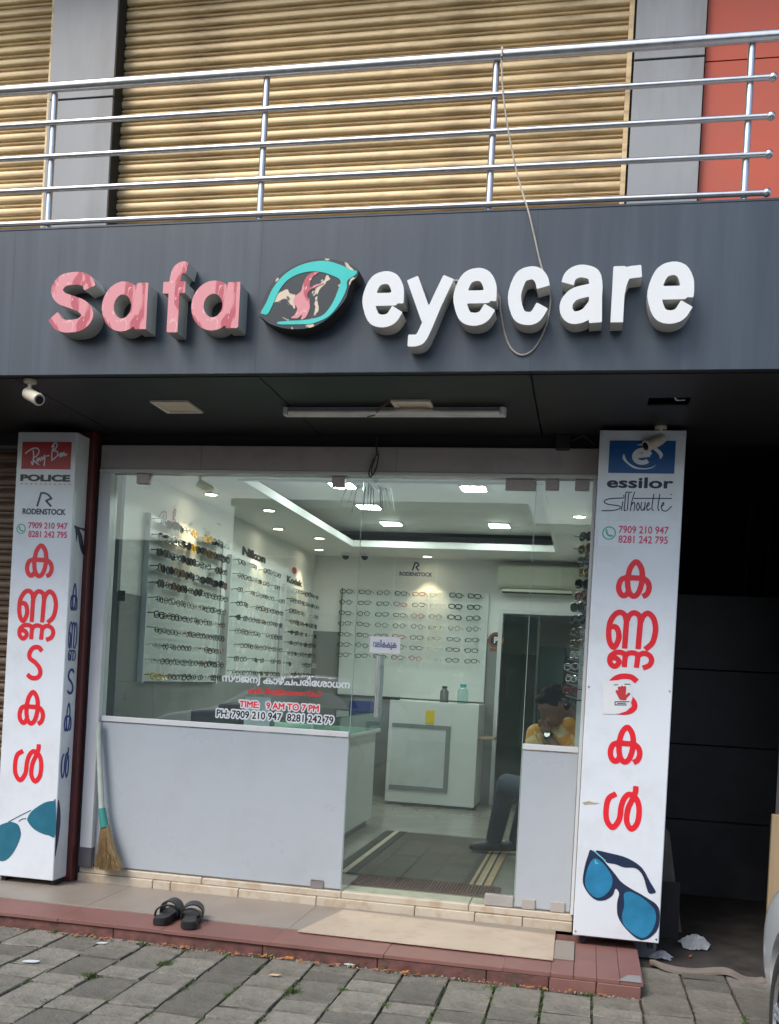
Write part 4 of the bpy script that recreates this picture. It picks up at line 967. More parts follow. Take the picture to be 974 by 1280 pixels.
box('side_wall', -1.7, -1.6, BY + .1, 12.9, FZ, 3.05, DADO, br_); box('room_ceiling', -1.7, .0, BY + .1, 12.9, 2.75, 2.8, CEIL, br_)
box('inner_lining', -.024, -.001, BY + .1, 12.8, FZ, 2.75, DADO, br_)
rf = box('roof_slab', -3.6, .46, 6.021, 12.9, 3.105, 3.3, CONC); tag(rf, 'concrete slab over the shop', kind='structure')

# ================================================================== lamps that are lit in the photograph
def led(x, y, label, z=HC + .06, s=.088, st_=20):
    t = empty('led_panel', (x, y, z), label, 'ceiling light', 'lit square led panels')
    box('frame', x - s - .012, x + s + .012, y - s - .012, y + s + .012, z - .012, z - .0005, ALU, t)
    box('diffuser', x - s, x + s, y - s, y + s, z - .016, z - .0125, emit('led_white', (.93, 1.0, .97), LEDS), t)
LEDS = 78.0
led(-.93, 7.46, 'lit square led panel nearest the door, right column'); led(-1.95, 7.42, 'lit square led panel nearest the door, left column')
led(-1.95, 8.35, 'lit square led panel in the middle of the left column'); led(-1.93, 9.25, 'lit square led panel deepest in the left column'); led(-.89, 9.22, 'lit square led panel deepest in the right column')
def down(x, y, label, tgt, power):
    t = empty('downlight', (x, y, LC), label, 'downlight', 'warm recessed downlights')
    bm = bmesh.new(); bm_tube(bm, [(x + .052 * math.cos(a), y + .052 * math.sin(a), LC - .004) for a in [2 * math.pi * k / 20 for k in range(20)]], .007, 6, closed=True); bmobj('trim_ring', bm, ALU, t, smooth=True)
    bm = bmesh.new(); bm_cyl(bm, (x, y, LC - .003), (0, 0, 1), .042, .004, 20); bmobj('lamp', bm, emit('warm_lamp', (1.0, .85, .62), 26), t)
    L_ = bpy.data.lights.new('downlight_spot', 'SPOT'); L_.energy = power; L_.color = (1.0, .74, .47); L_.spot_size = R(62); L_.spot_blend = .5; L_.shadow_soft_size = .03
    o = bpy.data.objects.new('downlight_spot', L_); COL.objects.link(o); o.parent = t; o.location = (0, 0, -.02)
    o.rotation_euler = (Vector(tgt) - Vector((x, y, LC - .02))).to_track_quat('-Z', 'Y').to_euler()
DP = 15.0
down(-2.86, 7.0, 'warm downlight above the leftmost display board', (-3.05, 7.0, 2.0), DP)
down(-2.62, 7.66, 'warm downlight between the first two wall boards', (-2.62, 7.66, 0), DP * .4)
down(-2.86, 8.65, 'warm downlight above the middle wall board', (-3.05, 8.65, 2.0), DP)
down(-2.62, 9.2, 'warm downlight beside the cove near the third board', (-2.62, 9.2, 0), DP * .4)
down(-2.86, 10.05, 'warm downlight above the third wall board', (-3.05, 10.05, 2.0), DP)
down(-1.75, 10.37, 'warm downlight above the back wall board', (-1.75, 10.6, 2.0), DP)
down(-.13, 7.65, 'warm downlight near the right hand wall', (-.13, 7.65, 0), DP * .4)

# ================================================================== eyeglasses and their boards
def rim_pts(cx, w, h, sq, n=12):
    o = []
    for k in range(n):
        a = 2 * math.pi * k / n; c, s = math.cos(a), math.sin(a)
        o.append((cx + w * math.copysign(abs(c) ** sq, c), 0, h * math.copysign(abs(s) ** sq, s) * (1.0 if s > 0 else .92)))
    return o
def glasses_mesh(kind, mat, lens=None):
    bm = bmesh.new(); w, h, sq, t = {'round': (.025, .024, 1.0, .0028), 'rect': (.028, .019, .62, .0033), 'bold': (.029, .022, .6, .0046), 'sun': (.031, .025, .75, .0040)}[kind]
    for s in (-1, 1): bm_tube(bm, rim_pts(s * .034, w, h, sq), t, 4, closed=True)
    bm_tube(bm, [(-.009, -.001, .006), (0, -.003, .010), (.009, -.001, .006)], t * .9, 4)
    for s in (-1, 1): bm_tube(bm, [(s * .062, 0, .010), (s * .068, .006, .010), (s * .070, .060, .006), (s * .068, .085, -.006)], t * .9, 4)
    nf = len(bm.faces)
    if lens:
        for s in (-1, 1): bm.faces.new([bm.verts.new((p[0], .0005, p[2])) for p in rim_pts(s * .034, w * .98, h * .98, sq)])
    me = bpy.data.meshes.new('eyeglasses'); bm.to_mesh(me); bm.free(); me.materials.append(mat)
    if lens:
        me.materials.append(lens)
        for p in me.polygons:
            if p.index >= nf: p.material_index = 1
    return me
FRM = {'black': M('frame_black', (.015, .015, .017), .25), 'brown': M('frame_brown', (.10, .045, .02), .25), 'navy': M('frame_navy', (.02, .03, .07), .25),
       'gold': M('frame_gold', (.55, .40, .20), .25, metal=.8), 'clear': M('frame_clear', (.55, .55, .55), .2), 'red': M('frame_red', (.30, .02, .03), .25), 'grey': M('frame_grey', (.13, .14, .15), .25, metal=.5),
       'yellow': M('frame_yellow', (.60, .36, .02), .25)}
LDK = M('lens_dark', (.012, .013, .016), .08); LBR = M('lens_brown', (.09, .06, .04), .08); LYE = M('lens_yellow', (.62, .33, .02), .15); LCL = glass('lens_clear', (.9, .93, .93), f0=.06)
GM = {}
def gl(kind, colr):
    if (kind, colr) not in GM:
        GM[kind, colr] = glasses_mesh(kind, FRM[colr], (LYE if colr == 'yellow' else LBR if colr in ('gold', 'brown') else LDK) if kind == 'sun' else LCL)
    return GM[kind, colr]
ORD = ['top', 'second', 'third', 'fourth', 'fifth', 'sixth', 'seventh', 'eighth', 'ninth', 'tenth', 'bottom']
def put(kind, colr, loc, rz, row, where, rr, s=1.0, nth=None):
    o = bpy.data.objects.new('sunglasses' if kind == 'sun' else 'eyeglasses', gl(kind, colr)); COL.objects.link(o)
    o.location = loc; o.rotation_euler = (rr.uniform(-.12, .12), rr.uniform(-.10, .10), rz + rr.uniform(-.18, .18)); o.scale = (s, s, s)
    nm = {'sun': 'sunglasses', 'round': 'round eyeglasses', 'rect': 'rectangular eyeglasses', 'bold': 'thick framed eyeglasses'}[kind]
    tag(o, '%s %s, %s, %s row of the %s' % (colr, nm, 'leftmost' if nth == 0 else ORD[nth] + ' from left', row, where) if nth is not None else '%s %s, %s' % (colr, nm, row), 'sunglasses' if kind == 'sun' else 'eyeglasses', 'glasses on the %s' % where)
BOARD = M('board_white', (.60, .63, .61), .25, var=.02)
def wall_board(y0, y1, z0, z1, rows, cols, where, label, seed, sunrows=0):
    t = empty('display_board', (-3.05, (y0 + y1) / 2, z0), label, 'display board', 'eyewear display boards')
    box('panel', -3.060, -3.028, y0, y1, z0, z1, BOARD, t, .002)
    box('edge_strip', -3.0605, -3.02, y0 - .022, y0 - .001, z0 - .01, z1 + .01, ALU, t); box('edge_strip', -3.0605, -3.02, y1 + .001, y1 + .022, z0 - .01, z1 + .01, ALU, t)
    rr = random.Random(seed); p = (z1 - z0 - .08) / (rows - 1) if rows > 1 else 0
    for r_ in range(rows):
        z = z1 - .05 - r_ * p
        placed = -1
        for c in range(cols):
            y = y0 + .075 + (y1 - y0 - .15) * c / (cols - 1)
            if rr.random() < .05: continue
            placed += 1
            row = ORD[r_] if r_ < rows - 1 else 'bottom'
            if r_ < sunrows:
                k = rr.random(); colr = 'yellow' if (c in (4, 6) and r_ == 0) or (c == 4 and r_ == 1) else rr.choice(['black', 'black', 'navy', 'gold', 'brown', 'clear'] if r_ < 2 else ['black', 'grey', 'brown', 'black'])
                put('sun' if colr not in ('clear', 'grey') else 'rect', colr, (-2.965, y, z + .010), R(90), row, where, rr, 1.1, placed)
            else:
                put(rr.choice(['round', 'rect', 'rect', 'bold']), rr.choice(['black', 'black', 'black', 'brown', 'grey', 'grey', 'clear'] if r_ < rows - 1 or c > 1 or not sunrows else ['yellow']), (-2.965, y, z + .008), R(90), row, where, rr, 1.02, placed)
LCLR = M('acrylic_rod', (.6, .62, .62), .2)
wall_board(6.36, 7.72, 1.37, 2.53, 11, 10, 'first wall board', 'white wall board full of sunglasses nearest the window', 21, 5)
wall_board(7.95, 9.28, 1.42, 2.45, 9, 8, 'middle wall board', 'white wall board of eyeglasses in the middle of the left wall', 22)
wall_board(9.50, 10.52, 1.42, 2.36, 9, 6, 'third wall board', 'white wall board of eyeglasses deepest on the left wall', 23)
BF = BY - .035
t = empty('display_board', (-1.9, BF, 1.26), 'wide white board of eyeglasses on the back wall', 'display board', 'eyewear display boards')
b0 = (-2.713, -1.108, 1.208, 2.448)
box('panel', b0[0], b0[1], BF, BY - .0025, 1.27, b0[3], BOARD, t, .002); box('edge_strip', b0[0] - .014, b0[0] - .001, BF - .006, BY - .0025, 1.27, b0[3], M('edge_dark', (.12, .13, .13), .3), t); box('edge_strip', b0[1] + .001, b0[1] + .018, BF - .006, BY - .0025, 1.27, b0[3], ALU, t)
rr = random.Random(31); cxs = [-2.654, -2.444, -2.238, -2.042, -1.843, -1.651, -1.440, -1.240]
rzs = [2.394, 2.276, 2.158, 2.041, 1.923, 1.810, 1.696]
for r_, z in enumerate(rzs):
    for c, x in enumerate(cxs):
        colr = ('gold' if rr.random() < .6 else 'clear') if c == 5 else rr.choice(['brown', 'red', 'black'] if c in (3, 4) else ['black', 'black', 'grey', 'navy', 'brown'])
        put('bold' if c in (6, 7) and r_ < 3 else rr.choice(['rect', 'rect', 'round']), colr, (x, BF - .085, z + .008), 0, ORD[r_] if r_ < 6 else 'bottom', 'back wall board', rr, 1.08, c)
t = empty('eyewear_stand', (-.05, 6.25, FZ), 'narrow stand crowded with glasses against the right wall', 'display stand')
box('upright', -.060, -.026, 6.10, 6.13, FZ, 2.35, ALU, t, .003); box('base', -.22, -.03, 6.08, 6.42, FZ, FZ + .02, ALU, t, .003)
for k in range(14): tube('peg', [(-.03, 6.10, 1.42 + k * .075), (-.13, 6.10, 1.44 + k * .075)], .004, STEEL, t, 6)
rr = random.Random(41)
for k in range(15):
    c = rr.choice(['black', 'brown', 'red', 'black', 'grey', 'gold'] if k > 4 else ['clear', 'grey', 'red', 'black'])
    put('sun' if k > 6 else 'rect', c, (-.105 + rr.uniform(-.015, .01) + .004 * k, 6.06 + rr.uniform(-.03, .03), 1.40 + k * .072), R(-55), '%s up on the stand by the right wall' % (['lowest'] + ['second', 'third', 'fourth', 'fifth', 'sixth', 'seventh', 'eighth', 'ninth', 'tenth', 'eleventh', 'twelfth', 'thirteenth', 'fourteenth', 'fifteenth'])[k], 'stand by the right wall', rr, 1.05)
# brand lettering on the walls
wl_ = empty('wall_lettering', (-3.06, 6.7, 2.6), 'red script lettering on the wall above the first board', 'lettering', 'brand names on the shop walls')
def wl_text(text, y0, y1, z0, z1, mat, parent, off): fill('lettering', fit(font_loops(text, off), y0, y1, z0, z1), -3.057, .003, mat, parent, 'right')
sx = lambda p: [(6.55 + (a - 258) / 412 * .36, 2.60 - (b - 160) / 170 * .16) for a, b in zip(p[::2], p[1::2])]
rbp = [sx(p) for p in ((258, 215, 300, 182, 350, 162, 385, 170, 393, 200, 370, 240, 338, 260, 345, 290, 390, 326), (336, 188, 340, 250, 330, 325), (392, 262, 372, 278, 384, 294, 402, 264, 410, 290), (420, 250, 430, 276, 452, 236, 446, 335), (474, 241, 490, 237), (545, 130, 524, 200, 522, 285), (522, 150, 550, 112, 576, 125, 560, 165, 532, 188, 574, 196, 580, 230, 548, 265, 520, 285), (612, 212, 596, 235, 612, 246, 624, 210, 628, 242, 642, 206, 652, 236))]
lines('lettering', rbp, .0052, -3.057, M('vinyl_crimson'), wl_, h=.0018, plane='right')
w2 = empty('wall_lettering', (-3.06, 8.4, 2.5), 'black lettering on the wall above the middle board', 'lettering', 'brand names on the shop walls'); wl_text('Nikon', 8.28, 8.92, 2.50, 2.58, INK, w2, .05)
w3 = empty('wall_lettering', (-3.06, 10, 2.45), 'red round mark over black lettering above the third board', 'lettering', 'brand names on the shop walls'); wl_text('Kodak', 9.62, 10.15, 2.40, 2.47, INK, w3, .04)
fill('round_mark', [ell(9.86, 2.545, .075, .035, 20)[:-1]], -3.057, .003, M('vinyl_crimson'), w3, 'right')
w4 = empty('wall_lettering', (-1.9, BY, 2.6), 'dark purple letter mark and name on the back wall', 'lettering', 'brand names on the shop walls'); PUR = M('vinyl_purple', (.05, .04, .12), .35)
rod([[(-1.9498, 2.6694), (-1.9238, 2.7535)], [tuple(q) for q in catmull([(-1.9314, 2.7532), (-1.9027, 2.7541), (-1.8784, 2.7303)], 5)], [(-1.8764, 2.7285), (-1.9134, 2.7046)], [(-1.9136, 2.7084), (-1.8789, 2.6698)]], BY - .003, PUR, w4, .008)
txt('RODENSTOCK', (-2.092, -1.728, 2.608, 2.652), BY - .003, PUR, w4, .035)

# ================================================================== furniture inside
WHL = M('white_laminate', (.58, .60, .58), .35, var=.03); GRL = M('grey_laminate', (.20, .21, .21), .4, var=.05)
cg = glass('green_glass', (.70, .86, .80), f0=.05)
ct = empty('counter', (-2.1, 7.3, FZ), 'white service counter with glass case on top, left of the door', 'counter')
box('carcass', -2.75, -1.82, 6.35, 8.55, FZ + .06, 1.00, WHL, ct, .004); box('plinth', -2.73, -1.86, 6.38, 8.52, FZ + .001, FZ + .0595, GRL, ct)
box('worktop', -2.77, -1.78, 6.33, 8.57, 1.0005, 1.03, WHL, ct, .004)
box('glass_side', -1.80, -1.792, 6.34, 8.56, 1.031, 1.17, cg, ct); box('glass_top', -2.4, -1.78, 6.33, 8.57, 1.171, 1.18, cg, ct); box('glass_front', -2.4, -1.801, 6.335, 6.343, 1.031, 1.17, cg, ct)
box('edge_trim', -1.79, -1.775, 6.325, 6.34, 1.031, 1.183, ALU, ct)
cb = empty('cabinet', (-1.5, 10.2, FZ), 'white cabinet with grey framed door under the back board', 'cabinet')
x0, x1 = -1.998, -1.070
box('carcass', x0, x1, 10.0, BY - .005, FZ + .03, 1.255, WHL, cb, .004); box('plinth', x0 + .03, x1 - .03, 10.03, BY - .01, FZ + .001, FZ + .0295, GRL, cb)
q = (-1.957, -1.349, 0.193, 0.998)
bm = bmesh.new()
for a in ((q[0], q[1], .34 - .0, .38), (q[0], q[1], .98, 1.02), (q[1] - .045, q[1], .38, .98)): bm_box(bm, a[0], a[1], 9.985, 9.9995, a[2], a[3])
bmobj('door_frame', bm, GRL, cb); box('door_leaf', q[0], q[1] - .046, 9.99, 9.9995, .381, .979, M('laminate_gloss', (.52, .55, .54), .15, var=.1, scale=4), cb)
box('yellow_notice', *(-1.614, -1.523, 1.030, 1.170)[:2], 9.995, 9.9995, *(-1.614, -1.523, 1.030, 1.170)[2:], M('notice_yellow', (.62, .46, .02), .5, var=.1), cb)
box('reflection_shelf', x1 + .001, x1 + .17, 10.02, 10.30, .905, .93, M('reflection_tan', (.36, .25, .16), .4), cb, .003)  # added shelf, its tan colour stands in for a line of reflection
def bottle(x, y, z, h, r, body, cap, label, nm='bottle'):
    t = empty(nm, (x, y, z), label, nm.split('_')[-1]); bm = bmesh.new()
    bm_tube(bm, [(x, y, z + .001), (x, y, z + h * .68), (x, y, z + h * .8), (x, y, z + h * .86)], [r, r, r * .55, r * .5], 14); bmobj('body', bm, body, t, smooth=True, autosmooth=R(50))
    bm = bmesh.new(); bm_cyl(bm, (x, y, z + h * .93), (0, 0, 1), r * .6, h * .14, 14); bmobj('cap', bm, cap, t, smooth=True, autosmooth=R(50))
bottle(-1.462, 10.2, 1.2555, .17, .045, M('bottle_smoke', (.10, .11, .11), .2), BLACK, 'smoky bottle with wide black cap on the white cabinet')
bottle(-1.262, 10.15, 1.2555, .20, .055, glass('bottle_clear', (.75, .9, .9), f0=.06), M('cap_teal', (.05, .35, .35), .3), 'clear water bottle with teal cap on the white cabinet')
bk = empty('basket', (-2.0, 8.2, 1.03), 'blue plastic basket holding white packets on the counter', 'basket')
bx0, bz = -1.98, 1.1815
q = (-1.979, -1.795, 1.178, 1.247); x0, x1 = q[0], q[1]
for a in ((x0, x1, 8.15, 8.16), (x0, x1, 8.34, 8.35), (x0, x0 + .01, 8.161, 8.339), (x1 - .01, x1, 8.161, 8.339)): box('basket_side', a[0], a[1], a[2], a[3], bz, bz + .09, M('basket_blue', (.02, .035, .22), .4), bk)
box('basket_base', x0, x1, 8.15, 8.35, bz - .0005 + .0, bz + .006, M('basket_blue'), bk).location.z -= .0002
for k in range(5): tag(crumple('packet', (x0 + .03 + k * .03, 8.22 + .03 * (k % 2), bz + .03), (.03, .03, .05), 'white packet in the blue basket on the counter', 60 + k, M('packet_white', (.6, .62, .64), .4)), cat='packet', group='white packets in the blue basket')
tag(box('black_sunvisor_bar', -2.116, -1.911, 10.05, 10.12, 1.2555, 1.285, BLACK, bevel=.006), 'short black bar lying on the white cabinet top', 'bar').name = 'black_bar'
np_ = box('paper_notice', -2.261, -2.080, 6.325, 6.327, 1.031, 1.31, M('paper_sheet', (.62, .66, .66), .6), None); tag(np_, 'white paper sheet standing on the counter behind the window lettering', 'paper')
bh = box('dark_storage_box', -2.72, -2.45, 6.5, 6.75, 1.0305, 1.19, M('box_dark', (.03, .03, .035), .4), bevel=.01); tag(bh, 'dark box on the counter in the left corner of the window', 'box')
prt = empty('printer', (-2.2, 7.0, 1.03), 'dark office machine lying on the counter under the sunglasses board', 'machine')
bm = bmesh.new(); bm_box(bm, -2.70, -2.42, 6.95, 7.5, 1.031, 1.23, .03, 2); bmobj('body', bm, M('box_dark'), prt); box('tray', -2.41, -2.405, 7.0, 7.45, 1.06, 1.12, GRL, prt)
ac = empty('air_conditioner', (-.58, 10.5, 2.4), 'white split air conditioner above the back doorway', 'air conditioner')
q = (-0.993, -0.074, 2.489, 2.740)
ACW = M('ac_white', (.66, .67, .55), .3, var=.02)
prism('body', [(10.39, q[2] + .05), (10.40, q[3] - .02), (10.42, q[3]), (BY - .0025, q[3]), (BY - .0025, q[2]), (10.47, q[2])], q[0], min(q[1], -.03), ACW, ac, axis='X')
box('air_outlet', q[0] + .05, q[1] - .14, 10.44, 10.56, q[2] - .035, q[2] - .001, BLACK, ac); box('flap', q[0] + .05, q[1] - .14, 10.425, 10.436, q[2] - .028, q[2] + .0, ACW, ac)
rs_ = empty('round_sticker', (-1.0, BY, 1.9), 'round brown no parking style sticker on the back wall', 'sticker'); c = (-0.993, 1.949)
fill('disc', [ell(c[0], c[1], .085, .085, 28)[:-1]], BY - .006, .0034, M('sticker_brown', (.20, .07, .035), .4), rs_); fill('inner_disc', [ell(c[0], c[1], .058, .058, 24)[:-1]], BY - .0075, .001, INK, rs_)
txt('P', (c[0] - .022, c[0] + .022, c[1] - .035, c[1] + .035), BY - .009, WHITE, rs_, .04); box('sticker_tab', c[0] - .06, c[0] + .06, BY - .0055, BY - .0025, c[1] - .125, c[1] - .09, M('sticker_brown'), rs_)
gd = empty('glass_door', (-.75, 10.7, FZ), 'dark green tinted glass door standing in the back doorway', 'door')
box('pane', OX0, -.55, BY + .105, BY + .115, FZ + .01, OZ - .02, glass('door_tint', (.62, .74, .66), f0=.05), gd); box('stile', -.56, -.535, BY + .10, BY + .12, FZ + .01, OZ - .02, M('stile_dark', (.05, .06, .055), .4), gd)
wd = box('wardrobe', -.56, -.27, 11.35, 11.69, FZ, 1.93, M('dark_teal_laminate', (.045, .10, .09), .3), bevel=.004); tag(wd, 'tall dark teal cupboard in the back room', 'cupboard')
mt = empty('floor_mat', (-1.0, 7.25, FZ), 'large brown floor mat with striped side borders inside the door', 'mat')
MATB = M('mat_brown', (.075, .065, .052), .9, var=.2, scale=30, bump=.4, bscale=300)
box('field', -1.44, -.72, 6.36, 8.25, FZ, FZ + .008, MATB, mt)
STR = [M('stripe_tan', (.34, .24, .13), .8, var=.15), M('stripe_dark', (.03, .028, .025), .9), M('stripe_cream', (.40, .34, .24), .8, var=.15)]
for s_, x in ((1, -1.62), (1, -.7195)):
    for k, (wd_, mi) in enumerate(((.036, 1), (.022, 0 if x > -1 else 1), (.018, 1), (.028, 0 if x > -1 else 2), (.012, 2), (.016, 1), (.044, 0 if x > -1 else 1))):
        box('stripe', x + .0005, x + wd_ - .0005, 6.36, 8.25, FZ, FZ + .0075 + .0004 * k, STR[mi], mt); x += wd_
dm = empty('door_mat', (-.9, 6.15, FZ), 'ribbed reddish brown door mat just inside the glass door', 'mat')
DMB = M('doormat_brown', (.10, .048, .038), .9, var=.25, scale=40, bump=.3, bscale=200)
box('backing', -1.40, -.47, 6.05, 6.34, FZ, FZ + .006, DMB, dm)
bm = bmesh.new()
for k in range(46): bm_box(bm, -1.395 + k * .02, -1.395 + k * .02 + .011, 6.055, 6.335, FZ + .0061, FZ + .014)
tag(bmobj('ribs', bm, DMB, dm), kind='stuff')
hc = empty('hanging_leaves', (-1.75, 6.6, LC), 'bunch of dark drooping artificial leaves hanging from the ceiling', 'decoration')
rr = random.Random(77); bm = bmesh.new()
hxx = -1.526
for k in range(22):
    a = rr.uniform(0, 6.28); l = rr.uniform(.10, .20); d = Vector((math.cos(a), math.sin(a) * .5, 0)); p0 = Vector((hxx, 6.5, 2.80)) + d * rr.uniform(0, .10)
    sd = Vector((-d.y, d.x, 0)) * .014
    pa_, pb2, pc = p0, p0 + d * l * .5 + Vector((0, 0, -.04)), p0 + d * l * .7 + Vector((0, 0, -.16 - rr.uniform(0, .06)))
    v = [bm.verts.new(p) for p in (pa_, pb2 + sd, pc, pb2 - sd)]; bm.faces.new(v)
bmobj('leaves', bm, M('dark_leaf', (.02, .045, .03), .4, var=.3), hc); tube('stalk', [(hxx, 6.5, 2.80), (hxx, 6.5, 2.72)], .006, M('dark_leaf'), hc, 6)
for lb, u in (('white dome camera in the back corner of the shop, left one', 0), ('white dome camera in the back corner of the shop, right one', 1)):
    x = (-2.63, -2.42)[u]; t = empty('dome_camera', (x, 10.3, LC), lb, 'security camera', 'dome cameras in the shop')
    bm = bmesh.new(); bm_cyl(bm, (x, 10.3, LC - .016), (0, 0, 1), .05, .03, 18); bmobj('base', bm, ALU, t, smooth=True, autosmooth=R(40))
    bm = bmesh.new(); bmesh.ops.create_uvsphere(bm, u_segments=14, v_segments=8, radius=.038, matrix=Matrix.Translation((x, 10.3, LC - .035))); bmobj('dome', bm, M('lens_black'), t, smooth=True)

# ================================================================== seated man
def blob(parts, voxel, name, mat, parent, smooth_it=6, deform=None):
    """Tapered capsules merged into one continuous skin."""
    bm = bmesh.new()
    for ch in parts:
        if ch[0] == 'ell':
            _, c, rad, rot = ch; mm = Matrix.Translation(c) @ rot.to_4x4() @ Matrix.Diagonal((*rad, 1))
            bmesh.ops.create_icosphere(bm, subdivisions=3, radius=1, matrix=mm)
            continue
        pts = [(Vector(p), r) for p, r in ch]
        for (p, r) in pts: bmesh.ops.create_icosphere(bm, subdivisions=2, radius=r, matrix=Matrix.Translation(p))
        for (p, r), (q, s) in zip(pts[:-1], pts[1:]):
            if (q - p).length > 1e-4: bm_tube(bm, [p, q], [r * .98, s * .98], 14)
    me = bpy.data.meshes.new('tmp'); bm.to_mesh(me); bm.free()
    o = bpy.data.objects.new('tmp', me); COL.objects.link(o)
    m = o.modifiers.new('r', 'REMESH'); m.mode = 'VOXEL'; m.voxel_size = voxel
    s = o.modifiers.new('s', 'SMOOTH'); s.iterations = smooth_it; s.factor = .5
    me2 = bpy.data.meshes.new_from_object(o.evaluated_get(bpy.context.evaluated_depsgraph_get()))
    bpy.data.objects.remove(o); bpy.data.meshes.remove(me)
    me2.name = name; me2.materials.clear(); me2.materials.append(mat)
    off = origin(parent) if parent else Vector()
    for v in me2.vertices: v.co = v.co - off
    for p in me2.polygons: p.use_smooth = True
    r = bpy.data.objects.new(name, me2); COL.objects.link(r); r.parent = parent
    return r
HY = 6.46
hc_ = (-0.210, 1.366); Hd = Vector((hc_[0], HY, hc_[1]))
fw_ = Vector((-.66, -.46, -.60)).normalized(); rt = fw_.cross(Vector((0, 0, 1))).normalized(); upv = rt.cross(fw_).normalized()
rotH = Matrix((rt, fw_, upv)).transposed()
def hp(a, b, c): return Hd + rt * a + fw_ * b + upv * c
SKIN = M('skin_brown', (.19, .088, .055), .5, var=.08, scale=12)
neck = Hd - upv * .10 - fw_ * .055
ch_ = Vector((Hd.x + .07, HY + .16, Hd.z - .30)); pel = Vector((Hd.x + .10, HY + .34, .74))
shR = Vector((Hd.x - .105, HY + .06, Hd.z - .190)); shL = Vector((Hd.x + .20, HY + .17, Hd.z - .175))
elL = Vector((Hd.x + .13, HY - .09, Hd.z - .37)); wrL = hp(.035, .125, -.125)
elR = Vector((Hd.x - .125, HY - .05, Hd.z - .44)); wrR = Vector((Hd.x + .06, HY - .20, Hd.z - .40))
knR = Vector((-0.530, 7.12, 0.769)); ftR = Vector((-0.644, 7.62, FZ + .045))
knL = knR + Vector((.17, .10, .02)); ftL = ftR + Vector((.17, .08, .0))
mn = empty('person', (pel.x, pel.y, FZ), 'seated man in yellow checked shirt and jeans, head bowed, chin on hand', 'person')
body = [('ell', hp(0, -.005, .015), (.076, .098, .105), rotH), ('ell', hp(0, .035, -.06), (.058, .062, .065), rotH), [(neck + upv * .05, .052), (neck - Vector((0, 0, .06)) - fw_ * .02, .058), (ch_ + Vector((0, 0, .1)), .09)],
        [(hp(0, .095, .02), .010), (hp(0, .112, -.018), .015)], [(hp(.078, -.005, -.01), .012), (hp(.080, -.008, .02), .014)], [(hp(-.078, -.005, -.01), .012), (hp(-.080, -.008, .02), .014)],
        [(hp(-.022, .092, -.052), .010), (hp(.022, .092, -.052), .010)], [(hp(-.035, .082, .035), .012), (hp(.035, .082, .035), .012)],
        [(ch_, .12), (pel, .12)], [(shL, .05), (elL, .042), (wrL - upv * .03, .028), (wrL, .026)], [(shR, .05), (elR, .042), (wrR, .027)]]
pd = (hp(.012, .115, -.065) - wrL)
palm = wrL + pd * .35
body += [[(wrL, .026), (palm, .034), (palm + rt * -.03, .026)]]
for k in range(4):
    b0_ = palm + rt * (.020 - .019 * k) + upv * .02; body.append([(b0_, .0105), (b0_ + upv * (.030 - .002 * abs(k - 1)) - fw_ * .008, .0098), (b0_ + upv * (.055 - .006 * abs(k - 1)) - fw_ * .026, .0085)])
body.append([(palm + rt * .03, .012), (palm + rt * .048 + upv * .03, .011), (palm + rt * .045 + upv * .055 - fw_ * .015, .009)])
hR = (wrR - elR).normalized(); sdv = hR.cross(Vector((0, 0, 1))).normalized()
body.append([(wrR, .027), (wrR + hR * .06, .034)])
for k in range(4):
    b0_ = wrR + hR * .085 + sdv * (-.03 + .02 * k); body.append([(b0_ - hR * .02, .011), (b0_ + hR * .03, .0098), (b0_ + hR * .045 + Vector((0, 0, -.03)), .0085)])
body.append([(wrR + hR * .04 + sdv * .03, .012), (wrR + hR * .07 + sdv * .055, .0105), (wrR + hR * .095 + sdv * .05, .009)])
body += [[(pel + Vector((-.02, -.07, 0)), .09), (knR, .06), (ftR + Vector((0, 0, .06)), .042)], [(pel + Vector((-.02, .07, 0)), .09), (knL, .06), (ftL + Vector((0, 0, .06)), .042)]]
bo = blob(body, .008, 'body', SKIN, mn, 4)
hair = [('ell', hp(0, -.022, .040), (.086, .100, .094), rotH), ('ell', hp(0, -.055, .0), (.080, .065, .085), rotH), ('ell', hp(0, .045, .088), (.062, .045, .030), rotH)]
rr = random.Random(9)
for k in range(60):
    d = Vector((rr.gauss(0, 1), rr.gauss(-.25, 1), abs(rr.gauss(.5, .8)))).normalized(); body_p = hp(d.x * .083, -.022 + d.y * .097, .040 + d.z * .091); hair.append([(body_p, .011), (body_p + (rt * d.x + upv * d.z - fw_ * .2) * .008, .007)])
blob(hair, .006, 'hair', M('hair_black', (.006, .006, .007), .75, var=.3, scale=60, bump=.5, bscale=200, spec=.15), bo, 2)
SH = bpy.data.materials.new('shirt_check'); SH.use_nodes = True; N = SH.node_tree.nodes; L = SH.node_tree.links; b = N['Principled BSDF']; b.inputs['Roughness'].default_value = .85
tc = N.new('ShaderNodeTexCoord'); mp = N.new('ShaderNodeMapping'); mp.inputs['Rotation'].default_value = (.3, .5, .6); L.new(tc.outputs['Object'], mp.inputs[0])
ck = N.new('ShaderNodeTexChecker'); ck.inputs['Scale'].default_value = 13; ck.inputs[1].default_value = (.74, .33, .03, 1); ck.inputs[2].default_value = (.78, .62, .36, 1); L.new(mp.outputs[0], ck.inputs[0])
nz = N.new('ShaderNodeTexNoise'); nz.inputs['Scale'].default_value = 9; L.new(tc.outputs['Object'], nz.inputs['Vector']); mx = N.new('ShaderNodeMix'); mx.data_type = 'RGBA'; mx.inputs[7].default_value = (.72, .36, .05, 1)
